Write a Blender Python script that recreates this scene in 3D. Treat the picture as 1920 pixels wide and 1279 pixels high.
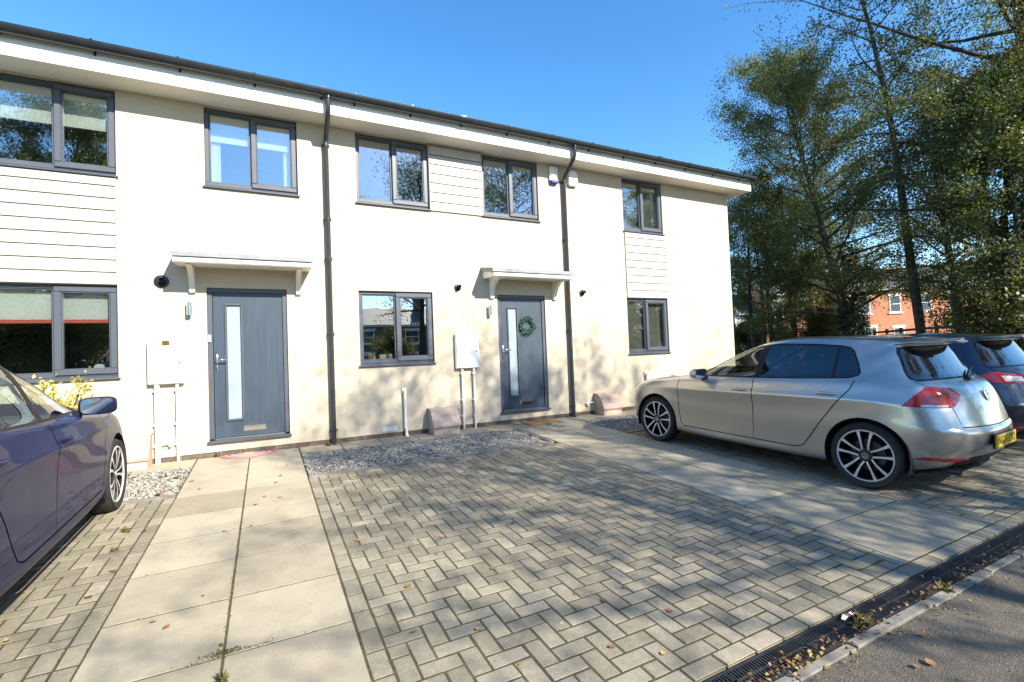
import bpy, bmesh, math, random
import numpy as np
from mathutils import Vector, Matrix

random.seed(7); rng = np.random.default_rng(7)
for o in list(bpy.data.objects): bpy.data.objects.remove(o, do_unlink=True)
scene = bpy.context.scene
COL = scene.collection

# ------------------------------------------------------------------ camera
CAM_POS = (0.0, -7.6624, 1.2136)
YAW, PITCH, ROLL = math.radians(27.5385), math.radians(1.6724), math.radians(-2.2588)
cam_d = bpy.data.cameras.new('camera')
cam_d.sensor_width = 36.0
cam_d.lens = 903.6 / 1920 * 36
cam_d.shift_x = -8.24 / 1920
cam_d.shift_y = -1.2657 / 1920
cam_d.clip_start = 0.05
cam_d.clip_end = 3000
cam = bpy.data.objects.new('camera', cam_d); COL.objects.link(cam)
_F = Vector((math.sin(YAW)*math.cos(PITCH), math.cos(YAW)*math.cos(PITCH), math.sin(PITCH)))
_R0 = Vector((math.cos(YAW), -math.sin(YAW), 0)); _U0 = _R0.cross(_F)
_R = math.cos(ROLL)*_R0 + math.sin(ROLL)*_U0
_U = -math.sin(ROLL)*_R0 + math.cos(ROLL)*_U0
cam.matrix_world = Matrix(((_R.x,_U.x,-_F.x,CAM_POS[0]),(_R.y,_U.y,-_F.y,CAM_POS[1]),(_R.z,_U.z,-_F.z,CAM_POS[2]),(0,0,0,1)))
scene.camera = cam

# ------------------------------------------------------------------ sky, sun, exposure
SUN_DIR = Vector((0.288, -0.778, 0.559)).normalized()      # towards the sun
SUN_EL = math.asin(SUN_DIR.z); SUN_AZ = math.atan2(SUN_DIR.x, SUN_DIR.y)
world = bpy.data.worlds.new('World'); scene.world = world; world.use_nodes = True
wn = world.node_tree.nodes; wl = world.node_tree.links
sky = wn.new('ShaderNodeTexSky'); sky.sky_type = 'NISHITA'; sky.sun_disc = False
sky.sun_elevation = SUN_EL; sky.sun_rotation = SUN_AZ
sky.altitude = 600; sky.air_density = 1.0; sky.dust_density = 0.25; sky.ozone_density = 1.3
bg = wn['Background']; bg.inputs['Strength'].default_value = 0.15
hs = wn.new('ShaderNodeHueSaturation'); hs.inputs['Saturation'].default_value = 1.32
wl.new(sky.outputs['Color'], hs.inputs['Color']); wl.new(hs.outputs['Color'], bg.inputs['Color'])
sun_d = bpy.data.lights.new('sun', 'SUN'); sun_d.energy = 5.0; sun_d.angle = math.radians(0.53); sun_d.color = (1.0, 0.93, 0.80)
sun = bpy.data.objects.new('sun', sun_d); COL.objects.link(sun)
sun.rotation_euler = (-SUN_DIR).to_track_quat('-Z', 'Y').to_euler()
scene.view_settings.view_transform = 'Standard'; scene.view_settings.look = 'None'
scene.view_settings.exposure = 1.2; scene.view_settings.gamma = 1.0
scene.view_settings.use_curve_mapping = False

# ------------------------------------------------------------------ materials
MATS = {}
def nodes_of(name):
    m = bpy.data.materials.new(name); m.use_nodes = True
    nt = m.node_tree; b = nt.nodes['Principled BSDF']
    MATS[name] = m
    return m, nt, b
def ramp(nt, fac, stops):
    r = nt.nodes.new('ShaderNodeValToRGB')
    el = r.color_ramp.elements
    while len(el) < len(stops): el.new(0.5)
    for e, (p, c) in zip(el, stops): e.position = p; e.color = (*c, 1)
    nt.links.new(fac, r.inputs['Fac']); return r.outputs['Color']
def noise(nt, scale, detail=4, rough=0.55, coord=None, dist=0):
    n = nt.nodes.new('ShaderNodeTexNoise'); n.inputs['Scale'].default_value = scale
    n.inputs['Detail'].default_value = detail; n.inputs['Roughness'].default_value = rough
    n.inputs['Distortion'].default_value = dist
    if coord is not None: nt.links.new(coord, n.inputs['Vector'])
    return n.outputs['Fac']
def pos_coord(nt, scale=(1,1,1)):
    g = nt.nodes.new('ShaderNodeNewGeometry')
    mp = nt.nodes.new('ShaderNodeMapping'); mp.inputs['Scale'].default_value = scale
    nt.links.new(g.outputs['Position'], mp.inputs['Vector']); return mp.outputs['Vector']
def obj_coord(nt, scale=(1,1,1)):
    g = nt.nodes.new('ShaderNodeTexCoord')
    mp = nt.nodes.new('ShaderNodeMapping'); mp.inputs['Scale'].default_value = scale
    nt.links.new(g.outputs['Object'], mp.inputs['Vector']); return mp.outputs['Vector']
def mixc(nt, fac, a, b, mode='MIX'):
    m = nt.nodes.new('ShaderNodeMix'); m.data_type = 'RGBA'; m.blend_type = mode
    for v, s in ((fac, 0), (a, 6), (b, 7)):
        if hasattr(v, 'is_linked') or hasattr(v, 'links'): nt.links.new(v, m.inputs[s])
        elif s == 0: m.inputs[s].default_value = v
        else: m.inputs[s].default_value = (*v, 1)
    return m.outputs[2]
def mathn(nt, op, a, b=0.0, clamp=False):
    m = nt.nodes.new('ShaderNodeMath'); m.operation = op; m.use_clamp = clamp
    for i, v in enumerate((a, b)):
        if hasattr(v, 'links'): nt.links.new(v, m.inputs[i])
        else: m.inputs[i].default_value = v
    return m.outputs[0]
def bump(nt, b, h, strength=0.3, dist=0.01):
    n = nt.nodes.new('ShaderNodeBump'); n.inputs['Strength'].default_value = strength; n.inputs['Distance'].default_value = dist
    nt.links.new(h, n.inputs['Height']); nt.links.new(n.outputs['Normal'], b.inputs['Normal'])
def mat(name, col, rough=0.6, metal=0.0, var=0.0, vscale=3.0, bmp=0.0, bscale=60, bdist=0.004, coat=0.0, spec=0.5):
    m, nt, b = nodes_of(name)
    b.inputs['Roughness'].default_value = rough; b.inputs['Metallic'].default_value = metal
    b.inputs['Coat Weight'].default_value = coat; b.inputs['Specular IOR Level'].default_value = spec
    if var:
        n = noise(nt, vscale, 6, 0.6, pos_coord(nt))
        c = ramp(nt, n, ((0.3, [x*(1-var) for x in col]), (0.7, [min(1, x*(1+var)) for x in col])))
        nt.links.new(c, b.inputs['Base Color'])
    else: b.inputs['Base Color'].default_value = (*col, 1)
    if bmp: bump(nt, b, noise(nt, bscale, 5, 0.6, pos_coord(nt)), bmp, bdist)
    return m

# walls and trim
def make_render():
    m, nt, b = nodes_of('cream_render'); pc = pos_coord(nt)
    n1 = noise(nt, 0.9, 6, 0.6, pc); n2 = noise(nt, 45, 4, 0.6, pc)
    pv = pos_coord(nt, (5, 5, 0.35)); n3 = noise(nt, 1.0, 5, 0.6, pv)
    c = ramp(nt, n1, ((0.25, (0.505, 0.429, 0.319)), (0.5, (0.542, 0.466, 0.353)), (0.8, (0.571, 0.496, 0.379))))
    c = mixc(nt, 0.25, c, ramp(nt, n3, ((0.3, (0.475, 0.408, 0.304)), (0.62, (0.564, 0.487, 0.373)))))
    c = mixc(nt, 0.18, c, ramp(nt, n2, ((0.3, (0.430, 0.366, 0.275)), (0.7, (0.579, 0.503, 0.388)))))
    # splashback dirt just above the ground
    g = nt.nodes.new('ShaderNodeNewGeometry'); sx = nt.nodes.new('ShaderNodeSeparateXYZ'); nt.links.new(g.outputs['Position'], sx.inputs[0])
    lo = nt.nodes.new('ShaderNodeMapRange'); lo.inputs[1].default_value = 0.42; lo.inputs[2].default_value = 0.05; lo.inputs[3].default_value = 0.0; lo.inputs[4].default_value = 0.4
    nt.links.new(sx.outputs[2], lo.inputs[0])
    dirt = mathn(nt, 'MULTIPLY', lo.outputs[0], ramp(nt, noise(nt, 7, 6, 0.65, pc), ((0.35, (0,0,0)), (0.75, (1,1,1)))))
    c = mixc(nt, dirt, c, (0.40, 0.33, 0.24))
    nt.links.new(c, b.inputs['Base Color']); b.inputs['Roughness'].default_value = 0.9; b.inputs['Specular IOR Level'].default_value = 0.15
    bump(nt, b, noise(nt, 160, 3, 0.7, pc), 0.35, 0.003)
make_render()
mat('white_upvc', (0.80, 0.79, 0.76), 0.35, var=0.03, vscale=2)
mat('soffit_white', (0.72, 0.69, 0.62), 0.45, var=0.03, vscale=2)
mat('white_canopy', (0.80, 0.77, 0.70), 0.45, var=0.04, vscale=4)
mat('canopy_lead', (0.24, 0.25, 0.26), 0.6, var=0.15, vscale=9)
mat('frame_grey', (0.070, 0.080, 0.100), 0.42, var=0.06, vscale=6, bmp=0.08, bscale=200, bdist=0.001)
mat('gutter_black', (0.020, 0.024, 0.028), 0.24, var=0.2, vscale=8)
mat('pipe_black', (0.035, 0.036, 0.042), 0.28, var=0.2, vscale=8)
mat('roof_tile', (0.05, 0.052, 0.055), 0.7, var=0.3, vscale=6, bmp=0.4, bscale=40)
mat('clad', (0.42, 0.385, 0.34), 0.6, var=0.05, vscale=5)
mat('clad_shadow_gap', (0.07, 0.062, 0.055), 0.9)
mat('steel', (0.62, 0.62, 0.62), 0.22, metal=1.0)
mat('chrome', (0.75, 0.75, 0.77), 0.12, metal=1.0)
mat('black_plastic', (0.012, 0.012, 0.013), 0.45, var=0.2)
mat('gloss_black', (0.008, 0.008, 0.01), 0.08)
mat('white_plastic', (0.78, 0.78, 0.75), 0.4, var=0.04)
mat('pipe_white', (0.74, 0.72, 0.66), 0.45, var=0.06)
mat('blue_plastic', (0.03, 0.03, 0.35), 0.4)
mat('gas_brown', (0.47, 0.35, 0.28), 0.6, var=0.08, vscale=8, bmp=0.15, bscale=120, bdist=0.002)
mat('plinth_brick', (0.115, 0.085, 0.062), 0.9, var=0.35, vscale=14, bmp=0.5, bscale=90)
mat('plinth_mortar', (0.17, 0.145, 0.115), 0.95, var=0.25, vscale=14)
mat('blind_white', (0.74, 0.74, 0.72), 0.8)
mat('blind_red', (0.75, 0.14, 0.11), 0.8)
mat('curtain', (0.72, 0.68, 0.6), 0.9)
mat('venetian', (0.42, 0.39, 0.34), 0.5)
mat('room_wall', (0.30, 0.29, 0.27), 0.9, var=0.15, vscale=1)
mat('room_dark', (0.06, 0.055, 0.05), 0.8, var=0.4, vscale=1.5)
mat('brass', (0.55, 0.36, 0.10), 0.3, metal=1.0)
mat('coir', (0.30, 0.17, 0.07), 0.95, var=0.3, vscale=60, bmp=0.8, bscale=200)
mat('mat_pink', (0.45, 0.16, 0.17), 0.95, var=0.12, vscale=60, bmp=0.5, bscale=250)
mat('mat_cream', (0.55, 0.44, 0.36), 0.95)
mat('mat_ochre', (0.52, 0.30, 0.08), 0.95)
mat('mat_grey', (0.24, 0.26, 0.32), 0.95)
mat('terracotta', (0.35, 0.13, 0.07), 0.8)
mat('pot_pale', (0.6, 0.55, 0.45), 0.6)
mat('house_plant', (0.08, 0.17, 0.05), 0.6)
def make_glass(name, tint, base, edge, rough=0.0):
    m = bpy.data.materials.new(name); m.use_nodes = True; nt = m.node_tree; MATS[name] = m
    nt.nodes.remove(nt.nodes['Principled BSDF']); out = nt.nodes['Material Output']
    t = nt.nodes.new('ShaderNodeBsdfTransparent'); t.inputs[0].default_value = (*tint, 1)
    g = nt.nodes.new('ShaderNodeBsdfGlossy'); g.inputs['Roughness'].default_value = rough; g.inputs[0].default_value = (0.95, 0.97, 1, 1)
    lw = nt.nodes.new('ShaderNodeLayerWeight'); lw.inputs[0].default_value = 0.5
    f = mathn(nt, 'POWER', lw.outputs['Facing'], 3.0)
    f = mathn(nt, 'MULTIPLY', f, edge); f = mathn(nt, 'ADD', f, base, True)
    # the panes are never perfectly flat
    n = nt.nodes.new('ShaderNodeBump'); n.inputs['Strength'].default_value = 0.05; n.inputs['Distance'].default_value = 0.02
    nt.links.new(noise(nt, 1.6, 1, 0.4, pos_coord(nt)), n.inputs['Height']); nt.links.new(n.outputs['Normal'], g.inputs['Normal'])
    mx = nt.nodes.new('ShaderNodeMixShader'); nt.links.new(f, mx.inputs[0]); nt.links.new(t.outputs[0], mx.inputs[1]); nt.links.new(g.outputs[0], mx.inputs[2])
    nt.links.new(mx.outputs[0], out.inputs['Surface'])
make_glass('window_glass', (0.86, 0.90, 0.88), 0.27, 0.8)
make_glass('car_glass', (0.80, 0.88, 0.83), 0.07, 0.6)
make_glass('car_glass_tint', (0.10, 0.12, 0.15), 0.11, 0.65)
def make_frosted():
    m, nt, b = nodes_of('frosted_glass')
    b.inputs['Base Color'].default_value = (0.28, 0.35, 0.37, 1); b.inputs['Roughness'].default_value = 0.22
    bump(nt, b, noise(nt, 90, 2, 0.5, pos_coord(nt, (1, 1, 0.5))), 0.3, 0.003)
make_frosted()
def make_door():
    m, nt, b = nodes_of('door_blue_grey')
    v = pos_coord(nt, (22, 22, 1.2)); n = noise(nt, 2.2, 6, 0.6, v, 0.6)
    c = ramp(nt, n, ((0.3, (0.034, 0.050, 0.072)), (0.7, (0.050, 0.070, 0.096))))
    nt.links.new(c, b.inputs['Base Color']); b.inputs['Roughness'].default_value = 0.38
    bump(nt, b, n, 0.25, 0.003)
make_door()

# ground
def make_paver():
    m, nt, b = nodes_of('paver')
    a = nt.nodes.new('ShaderNodeAttribute'); a.attribute_name = 'tone'
    pc = pos_coord(nt)
    fine = noise(nt, 240, 3, 0.7, pc); mid = noise(nt, 26, 6, 0.65, pc); big = noise(nt, 0.85, 5, 0.6, pc); stain = noise(nt, 3.2, 6, 0.7, pc)
    t = mathn(nt, 'ADD', mathn(nt, 'ADD', mathn(nt, 'MULTIPLY', a.outputs['Fac'], 0.34), 0.06), mathn(nt, 'MULTIPLY', mid, 0.62))
    c = ramp(nt, t, ((0.18, (0.131, 0.114, 0.089)), (0.45, (0.237, 0.206, 0.156)), (0.72, (0.338, 0.292, 0.223)), (0.95, (0.465, 0.400, 0.304))))
    c = mixc(nt, ramp(nt, stain, ((0.47, (0,0,0)), (0.70, (0.62,0.62,0.62)))), c, (0.16, 0.145, 0.11))
    c = mixc(nt, ramp(nt, big, ((0.42, (0,0,0)), (0.68, (0.42,0.42,0.42)))), c, (0.24, 0.23, 0.16))
    sp = ramp(nt, fine, ((0.34, (0.55,0.55,0.55)), (0.5, (1,1,1)), (0.70, (1.3,1.28,1.22))))
    c = mixc(nt, 1.0, c, sp, 'MULTIPLY')
    lich = ramp(nt, noise(nt, 34, 2, 0.5, pc), ((0.735, (0,0,0)), (0.76, (0.7,0.7,0.7))))
    c = mixc(nt, lich, c, (0.5, 0.48, 0.42))
    nt.links.new(c, b.inputs['Base Color']); b.inputs['Roughness'].default_value = 0.88; b.inputs['Specular IOR Level'].default_value = 0.25
    h = mathn(nt, 'ADD', mathn(nt, 'MULTIPLY', fine, 0.5), mid)
    bump(nt, b, h, 0.55, 0.004)
make_paver()
def make_slab():
    m, nt, b = nodes_of('slab')
    a = nt.nodes.new('ShaderNodeAttribute'); a.attribute_name = 'tone'
    pc = pos_coord(nt)
    fine = noise(nt, 300, 3, 0.7, pc); mid = noise(nt, 5, 7, 0.7, pc); stain = noise(nt, 1.7, 6, 0.65, pc)
    t = mathn(nt, 'ADD', mathn(nt, 'MULTIPLY', a.outputs['Fac'], 0.42), mathn(nt, 'MULTIPLY', mid, 0.62))
    c = ramp(nt, t, ((0.2, (0.276, 0.239, 0.175)), (0.5, (0.371, 0.323, 0.239)), (0.8, (0.440, 0.386, 0.290))))
    c = mixc(nt, ramp(nt, stain, ((0.46, (0,0,0)), (0.70, (0.6,0.6,0.6)))), c, (0.23, 0.205, 0.15))
    c = mixc(nt, 1.0, c, ramp(nt, fine, ((0.32, (0.72,0.72,0.72)), (0.5, (1,1,1)), (0.72, (1.14,1.13,1.1)))), 'MULTIPLY')
    spots = ramp(nt, noise(nt, 22, 2, 0.5, pc), ((0.255, (0.7,0.7,0.7)), (0.275, (0,0,0))))
    c = mixc(nt, spots, c, (0.16, 0.14, 0.11))
    nt.links.new(c, b.inputs['Base Color']); b.inputs['Roughness'].default_value = 0.9; b.inputs['Specular IOR Level'].default_value = 0.2
    bump(nt, b, mathn(nt, 'ADD', fine, mid), 0.35, 0.003)
make_slab()
def make_joint():
    m, nt, b = nodes_of('joint_moss')
    pc = pos_coord(nt)
    c = ramp(nt, noise(nt, 9, 6, 0.7, pc), ((0.36, (0.075, 0.058, 0.036)), (0.52, (0.095, 0.088, 0.034)), (0.68, (0.105, 0.125, 0.03))))
    c = mixc(nt, ramp(nt, noise(nt, 1.1, 3, 0.5, pc), ((0.4, (0.55,0.55,0.55)), (0.6, (0,0,0)))), c, (0.07, 0.06, 0.05))
    c = mixc(nt, 1.0, c, ramp(nt, noise(nt, 200, 2, 0.6, pc), ((0.3, (0.4,0.4,0.4)), (0.7, (1.6,1.6,1.6)))), 'MULTIPLY')
    nt.links.new(c, b.inputs['Base Color']); b.inputs['Roughness'].default_value = 1.0
    bump(nt, b, noise(nt, 180, 4, 0.7, pc), 1.0, 0.01)
make_joint()
def make_gravel():
    m, nt, b = nodes_of('gravel')
    a = nt.nodes.new('ShaderNodeAttribute'); a.attribute_name = 'tone'
    c = ramp(nt, a.outputs['Fac'], ((0.0, (0.10, 0.092, 0.085)), (0.3, (0.2, 0.185, 0.165)), (0.6, (0.32, 0.295, 0.26)), (0.85, (0.46, 0.425, 0.36)), (1.0, (0.36, 0.22, 0.13))))
    c = mixc(nt, 1.0, c, ramp(nt, noise(nt, 120, 3, 0.6, pos_coord(nt)), ((0.3, (0.75,0.75,0.75)), (0.7, (1.15,1.15,1.15)))), 'MULTIPLY')
    nt.links.new(c, b.inputs['Base Color']); b.inputs['Roughness'].default_value = 0.85
make_gravel()
def make_asphalt():
    m, nt, b = nodes_of('asphalt')
    pc = pos_coord(nt)
    v = nt.nodes.new('ShaderNodeTexVoronoi'); v.inputs['Scale'].default_value = 130; nt.links.new(pc, v.inputs['Vector'])
    f = noise(nt, 220, 3, 0.7, pc); big = noise(nt, 1.6, 6, 0.65, pc)
    c = ramp(nt, f, ((0.3, (0.052, 0.044, 0.034)), (0.55, (0.115, 0.098, 0.075)), (0.75, (0.23, 0.20, 0.155))))
    c = mixc(nt, 0.45, c, ramp(nt, v.outputs['Color'], ((0.2, (0.045, 0.039, 0.031)), (0.7, (0.125, 0.108, 0.083)), (0.95, (0.26, 0.23, 0.18)))))
    c = mixc(nt, ramp(nt, big, ((0.45, (0,0,0)), (0.7, (0.5,0.5,0.5)))), c, (0.13, 0.115, 0.09))
    nt.links.new(c, b.inputs['Base Color']); b.inputs['Roughness'].default_value = 0.85
    bump(nt, b, mathn(nt, 'ADD', v.outputs['Distance'], f), 0.7, 0.006)
make_asphalt()
mat('concrete_kerb', (0.20, 0.185, 0.155), 0.9, var=0.35, vscale=14, bmp=0.5, bscale=120, bdist=0.004)
mat('drain_plastic', (0.022, 0.023, 0.026), 0.5, var=0.5, vscale=30)
mat('drain_dark', (0.02, 0.018, 0.015), 1.0)
mat('earth', (0.11, 0.10, 0.06), 1.0, var=0.4, vscale=2.0, bmp=1.0, bscale=20, bdist=0.03)
mat('grass_ground', (0.075, 0.10, 0.03), 1.0, var=0.4, vscale=1.2, bmp=1.0, bscale=30, bdist=0.04)
def leafmat(name, stops, trans=0.42, rough=0.5):
    m = bpy.data.materials.new(name); m.use_nodes = True; nt = m.node_tree; MATS[name] = m
    b = nt.nodes['Principled BSDF']; out = nt.nodes['Material Output']
    a = nt.nodes.new('ShaderNodeAttribute'); a.attribute_name = 'tone'
    c = ramp(nt, a.outputs['Fac'], stops)
    nt.links.new(c, b.inputs['Base Color']); b.inputs['Roughness'].default_value = rough
    t = nt.nodes.new('ShaderNodeBsdfTranslucent')
    nt.links.new(mixc(nt, 1.0, c, (1.4, 1.5, 0.7), 'MULTIPLY'), t.inputs['Color'])
    mx = nt.nodes.new('ShaderNodeMixShader'); mx.inputs[0].default_value = trans
    nt.links.new(b.outputs[0], mx.inputs[1]); nt.links.new(t.outputs[0], mx.inputs[2]); nt.links.new(mx.outputs[0], out.inputs['Surface'])
leafmat('leaf_green', ((0.0, (0.042, 0.061, 0.025)), (0.45, (0.101, 0.124, 0.041)), (0.8, (0.201, 0.189, 0.057)), (1.0, (0.307, 0.206, 0.069))))
leafmat('leaf_olive', ((0.0, (0.047, 0.054, 0.021)), (0.5, (0.100, 0.104, 0.034)), (0.85, (0.171, 0.142, 0.046)), (1.0, (0.248, 0.142, 0.052))))
leafmat('leaf_ivy', ((0.0, (0.012, 0.022, 0.009)), (0.6, (0.03, 0.05, 0.016)), (1.0, (0.06, 0.085, 0.03))), 0.2, 0.4)
leafmat('leaf_yellow', ((0.0, (0.18, 0.20, 0.03)), (0.5, (0.42, 0.36, 0.05)), (1.0, (0.55, 0.42, 0.10))), 0.3)
leafmat('leaf_wreath', ((0.0, (0.025, 0.06, 0.045)), (0.5, (0.085, 0.17, 0.13)), (1.0, (0.22, 0.34, 0.27))), 0.15)
leafmat('leaf_fallen', ((0.0, (0.10, 0.045, 0.02)), (0.35, (0.26, 0.12, 0.04)), (0.6, (0.34, 0.20, 0.09)), (0.8, (0.45, 0.33, 0.11)), (1.0, (0.30, 0.30, 0.08))), 0.15, 0.7)
leafmat('moss_leaf', ((0.0, (0.06, 0.07, 0.018)), (0.35, (0.12, 0.11, 0.03)), (0.6, (0.17, 0.11, 0.045)), (1.0, (0.26, 0.17, 0.08))), 0.2, 0.9)
mat('bark', (0.055, 0.045, 0.036), 0.95, var=0.45, vscale=9, bmp=1.0, bscale=30, bdist=0.02)
mat('bark_pale', (0.20, 0.175, 0.14), 0.9, var=0.45, vscale=7, bmp=0.7, bscale=30, bdist=0.01)
# far houses
mat('brick_orange', (0.46, 0.18, 0.095), 0.9, var=0.22, vscale=3)
mat('brick_buff', (0.45, 0.33, 0.17), 0.9, var=0.2, vscale=3)
mat('slate', (0.115, 0.105, 0.11), 0.7, var=0.2, vscale=2)
mat('far_white', (0.75, 0.73, 0.70), 0.6)
mat('far_glass', (0.03, 0.04, 0.055), 0.08)
mat('chimney_pot', (0.30, 0.10, 0.06), 0.9)
mat('brick_brown', (0.17, 0.11, 0.085), 0.9, var=0.2, vscale=3)

# ------------------------------------------------------------------ mesh helpers
class MB:
    def __init__(s): s.v = []; s.f = []; s.m = []; s.t = []
    def add(s, vs, fs, mi=0, tone=0.5):
        o = len(s.v); s.v += [tuple(p) for p in vs]
        for f in fs: s.f.append([i+o for i in f]); s.m.append(mi); s.t.append(tone)
        return s
    def box(s, a, b, mi=0, tone=0.5):
        x0,x1 = sorted((a[0],b[0])); y0,y1 = sorted((a[1],b[1])); z0,z1 = sorted((a[2],b[2]))
        return s.add([(x0,y0,z0),(x1,y0,z0),(x1,y1,z0),(x0,y1,z0),(x0,y0,z1),(x1,y0,z1),(x1,y1,z1),(x0,y1,z1)],
              [(0,3,2,1),(4,5,6,7),(0,1,5,4),(1,2,6,5),(2,3,7,6),(3,0,4,7)], mi, tone)
    def cbox(s, a, b, c=0.004, mi=0, tone=0.5):      # box with all twelve edges chamfered
        lo = [min(p,q) for p,q in zip(a,b)]; hi = [max(p,q) for p,q in zip(a,b)]
        c = min([c]+[(h-l)*0.45 for l,h in zip(lo,hi)])
        bm = bmesh.new(); 
        vs = [bm.verts.new((x,y,z)) for z in (lo[2],hi[2]) for y in (lo[1],hi[1]) for x in (lo[0],hi[0])]
        for f in ((0,2,3,1),(4,5,7,6),(0,1,5,4),(1,3,7,5),(3,2,6,7),(2,0,4,6)): bm.faces.new([vs[i] for i in f])
        bmesh.ops.bevel(bm, geom=bm.edges[:], offset=c, segments=1, affect='EDGES')
        bm.verts.index_update()
        s.add([v.co[:] for v in bm.verts], [[v.index for v in f.verts] for f in bm.faces], mi, tone); bm.free(); return s
    def prism(s, poly, d, mi=0, tone=0.5):           # poly: 3D points, extruded along vector d
        n = len(poly); d = Vector(d); P = [Vector(p) for p in poly]
        nn = sum((P[i].cross(P[(i+1)%n]) for i in range(n)), Vector())
        if nn.dot(d) > 0: P.reverse()
        vs = P + [p+d for p in P]
        fs = [list(range(n)), [n+i for i in reversed(range(n))]] + [(i, n+i, n+(i+1)%n, (i+1)%n)[::-1] for i in range(n)]
        fs = [fs[0], fs[1]] + [(i, n+i, n+(i+1)%n, (i+1)%n) for i in range(n)]
        return s.add(vs, [f[::-1] if k == 99 else f for k, f in enumerate(fs)], mi, tone)
    def tube(s, pts, r, n=10, mi=0, cap=True, tone=0.5):
        P = [Vector(p) for p in pts]; R = [float(q) for q in r] if isinstance(r, (list, tuple)) else [float(r)]*len(P)
        rings = []; up = Vector((0.13,0.21,0.97))
        for i, p in enumerate(P):
            t = (P[min(i+1,len(P)-1)] - P[max(i-1,0)]).normalized()
            a = t.cross(up)
            if a.length < 0.2: a = t.cross(Vector((1,0.1,0)))
            a.normalize(); bb = t.cross(a)
            rings.append([p + R[i]*(math.cos(k*2*math.pi/n)*a + math.sin(k*2*math.pi/n)*bb) for k in range(n)])
        vs = [q for rg in rings for q in rg]; fs = []
        for i in range(len(P)-1):
            for k in range(n): fs.append((i*n+k, i*n+(k+1)%n, (i+1)*n+(k+1)%n, (i+1)*n+k))
        if cap: fs += [list(range(n))[::-1], [(len(P)-1)*n+k for k in range(n)]]
        return s.add(vs, fs, mi, tone)
    def lathe(s, prof, n=32, c=(0,0,0), axis='z', mi=0, closed=False, tone=0.5):   # prof: (radius, height)
        vs = []; fs = []; m = len(prof)
        for k in range(n):
            a = 2*math.pi*k/n; ca, sa = math.cos(a), math.sin(a)
            for r, h in prof:
                p = {'z': (r*ca, r*sa, h), 'y': (r*ca, h, -r*sa), 'x': (h, r*ca, r*sa)}[axis]
                vs.append((p[0]+c[0], p[1]+c[1], p[2]+c[2]))
        for k in range(n):
            for i in range(m if closed else m-1):
                j = (i+1) % m; fs.append((k*m+i, ((k+1)%n)*m+i, ((k+1)%n)*m+j, k*m+j))
        return s.add(vs, fs, mi, tone)
    def ico(s, c, r, mi=0, tone=0.5, rnd=0.0):
        ph = (1+5**.5)/2
        V = [(-1,ph,0),(1,ph,0),(-1,-ph,0),(1,-ph,0),(0,-1,ph),(0,1,ph),(0,-1,-ph),(0,1,-ph),(ph,0,-1),(ph,0,1),(-ph,0,-1),(-ph,0,1)]
        F = [(0,11,5),(0,5,1),(0,1,7),(0,7,10),(0,10,11),(1,5,9),(5,11,4),(11,10,2),(10,7,6),(7,1,8),(3,9,4),(3,4,2),(3,2,6),(3,6,8),(3,8,9),(4,9,5),(2,4,11),(6,2,10),(8,6,7),(9,8,1)]
        rr = r if isinstance(r, (tuple, list)) else (r,r,r)
        return s.add([(c[0]+v[0]/1.9*rr[0]*(1+random.uniform(-rnd,rnd)), c[1]+v[1]/1.9*rr[1]*(1+random.uniform(-rnd,rnd)), c[2]+v[2]/1.9*rr[2]*(1+random.uniform(-rnd,rnd))) for v in V], F, mi, tone)
    def mesh(s, name, mats, smooth=False, tone=False):
        me = bpy.data.meshes.new(name); me.from_pydata(s.v, [], s.f)
        for m in mats: me.materials.append(MATS[m] if isinstance(m, str) else m)
        me.polygons.foreach_set('material_index', s.m)
        if tone:
            a = me.attributes.new('tone', 'FLOAT', 'FACE'); a.data.foreach_set('value', s.t)
        if smooth: me.polygons.foreach_set('use_smooth', [True]*len(s.f))
        me.validate(); me.update(); return me
    def build(s, name, mats, parent=None, smooth=False, tone=False):
        if isinstance(mats, str): mats = [mats]
        return link(name, s.mesh(name, mats, smooth, tone), parent)
def fix_normals(ob):
    bm = bmesh.new(); bm.from_mesh(ob.data); bmesh.ops.recalc_face_normals(bm, faces=bm.faces[:]); bm.to_mesh(ob.data); bm.free(); return ob
def auto_smooth(ob, ang=35):
    ob.data.polygons.foreach_set('use_smooth', [True]*len(ob.data.polygons))
    ob.data.set_sharp_from_angle(angle=math.radians(ang)); return ob
def root_of(o):
    while o.parent: o = o.parent
    return o
def link(name, data, parent=None):
    o = bpy.data.objects.new(name, data); COL.objects.link(o)
    if parent is not None: attach(o, parent)
    return o
def attach(o, parent):          # child meshes are written in world space
    o.parent = parent; o.matrix_parent_inverse = WM(parent).inverted()
def WM(o):
    m = o.matrix_basis.copy()
    return (WM(o.parent) @ o.matrix_parent_inverse @ m) if o.parent else m
def empty(name, loc, label=None, cat=None, group=None):
    o = bpy.data.objects.new(name, None); COL.objects.link(o); o.location = loc; o.empty_display_size = 0.1
    if label: tag(o, label, cat, group)
    return o
def tag(o, label, cat=None, group=None):
    o['label'] = label
    if cat: o['category'] = cat
    if group: o['group'] = group
    return o
def struct(o): o['kind'] = 'structure'; return o
def stuff(o): o['kind'] = 'stuff'; return o

SL = 0.0411
def gz(x, y):                     # ground height: forecourt rises to the houses, road lower
    if y > 0: return 0.0
    if y > -6.32: return SL*y
    return -0.262
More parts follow.
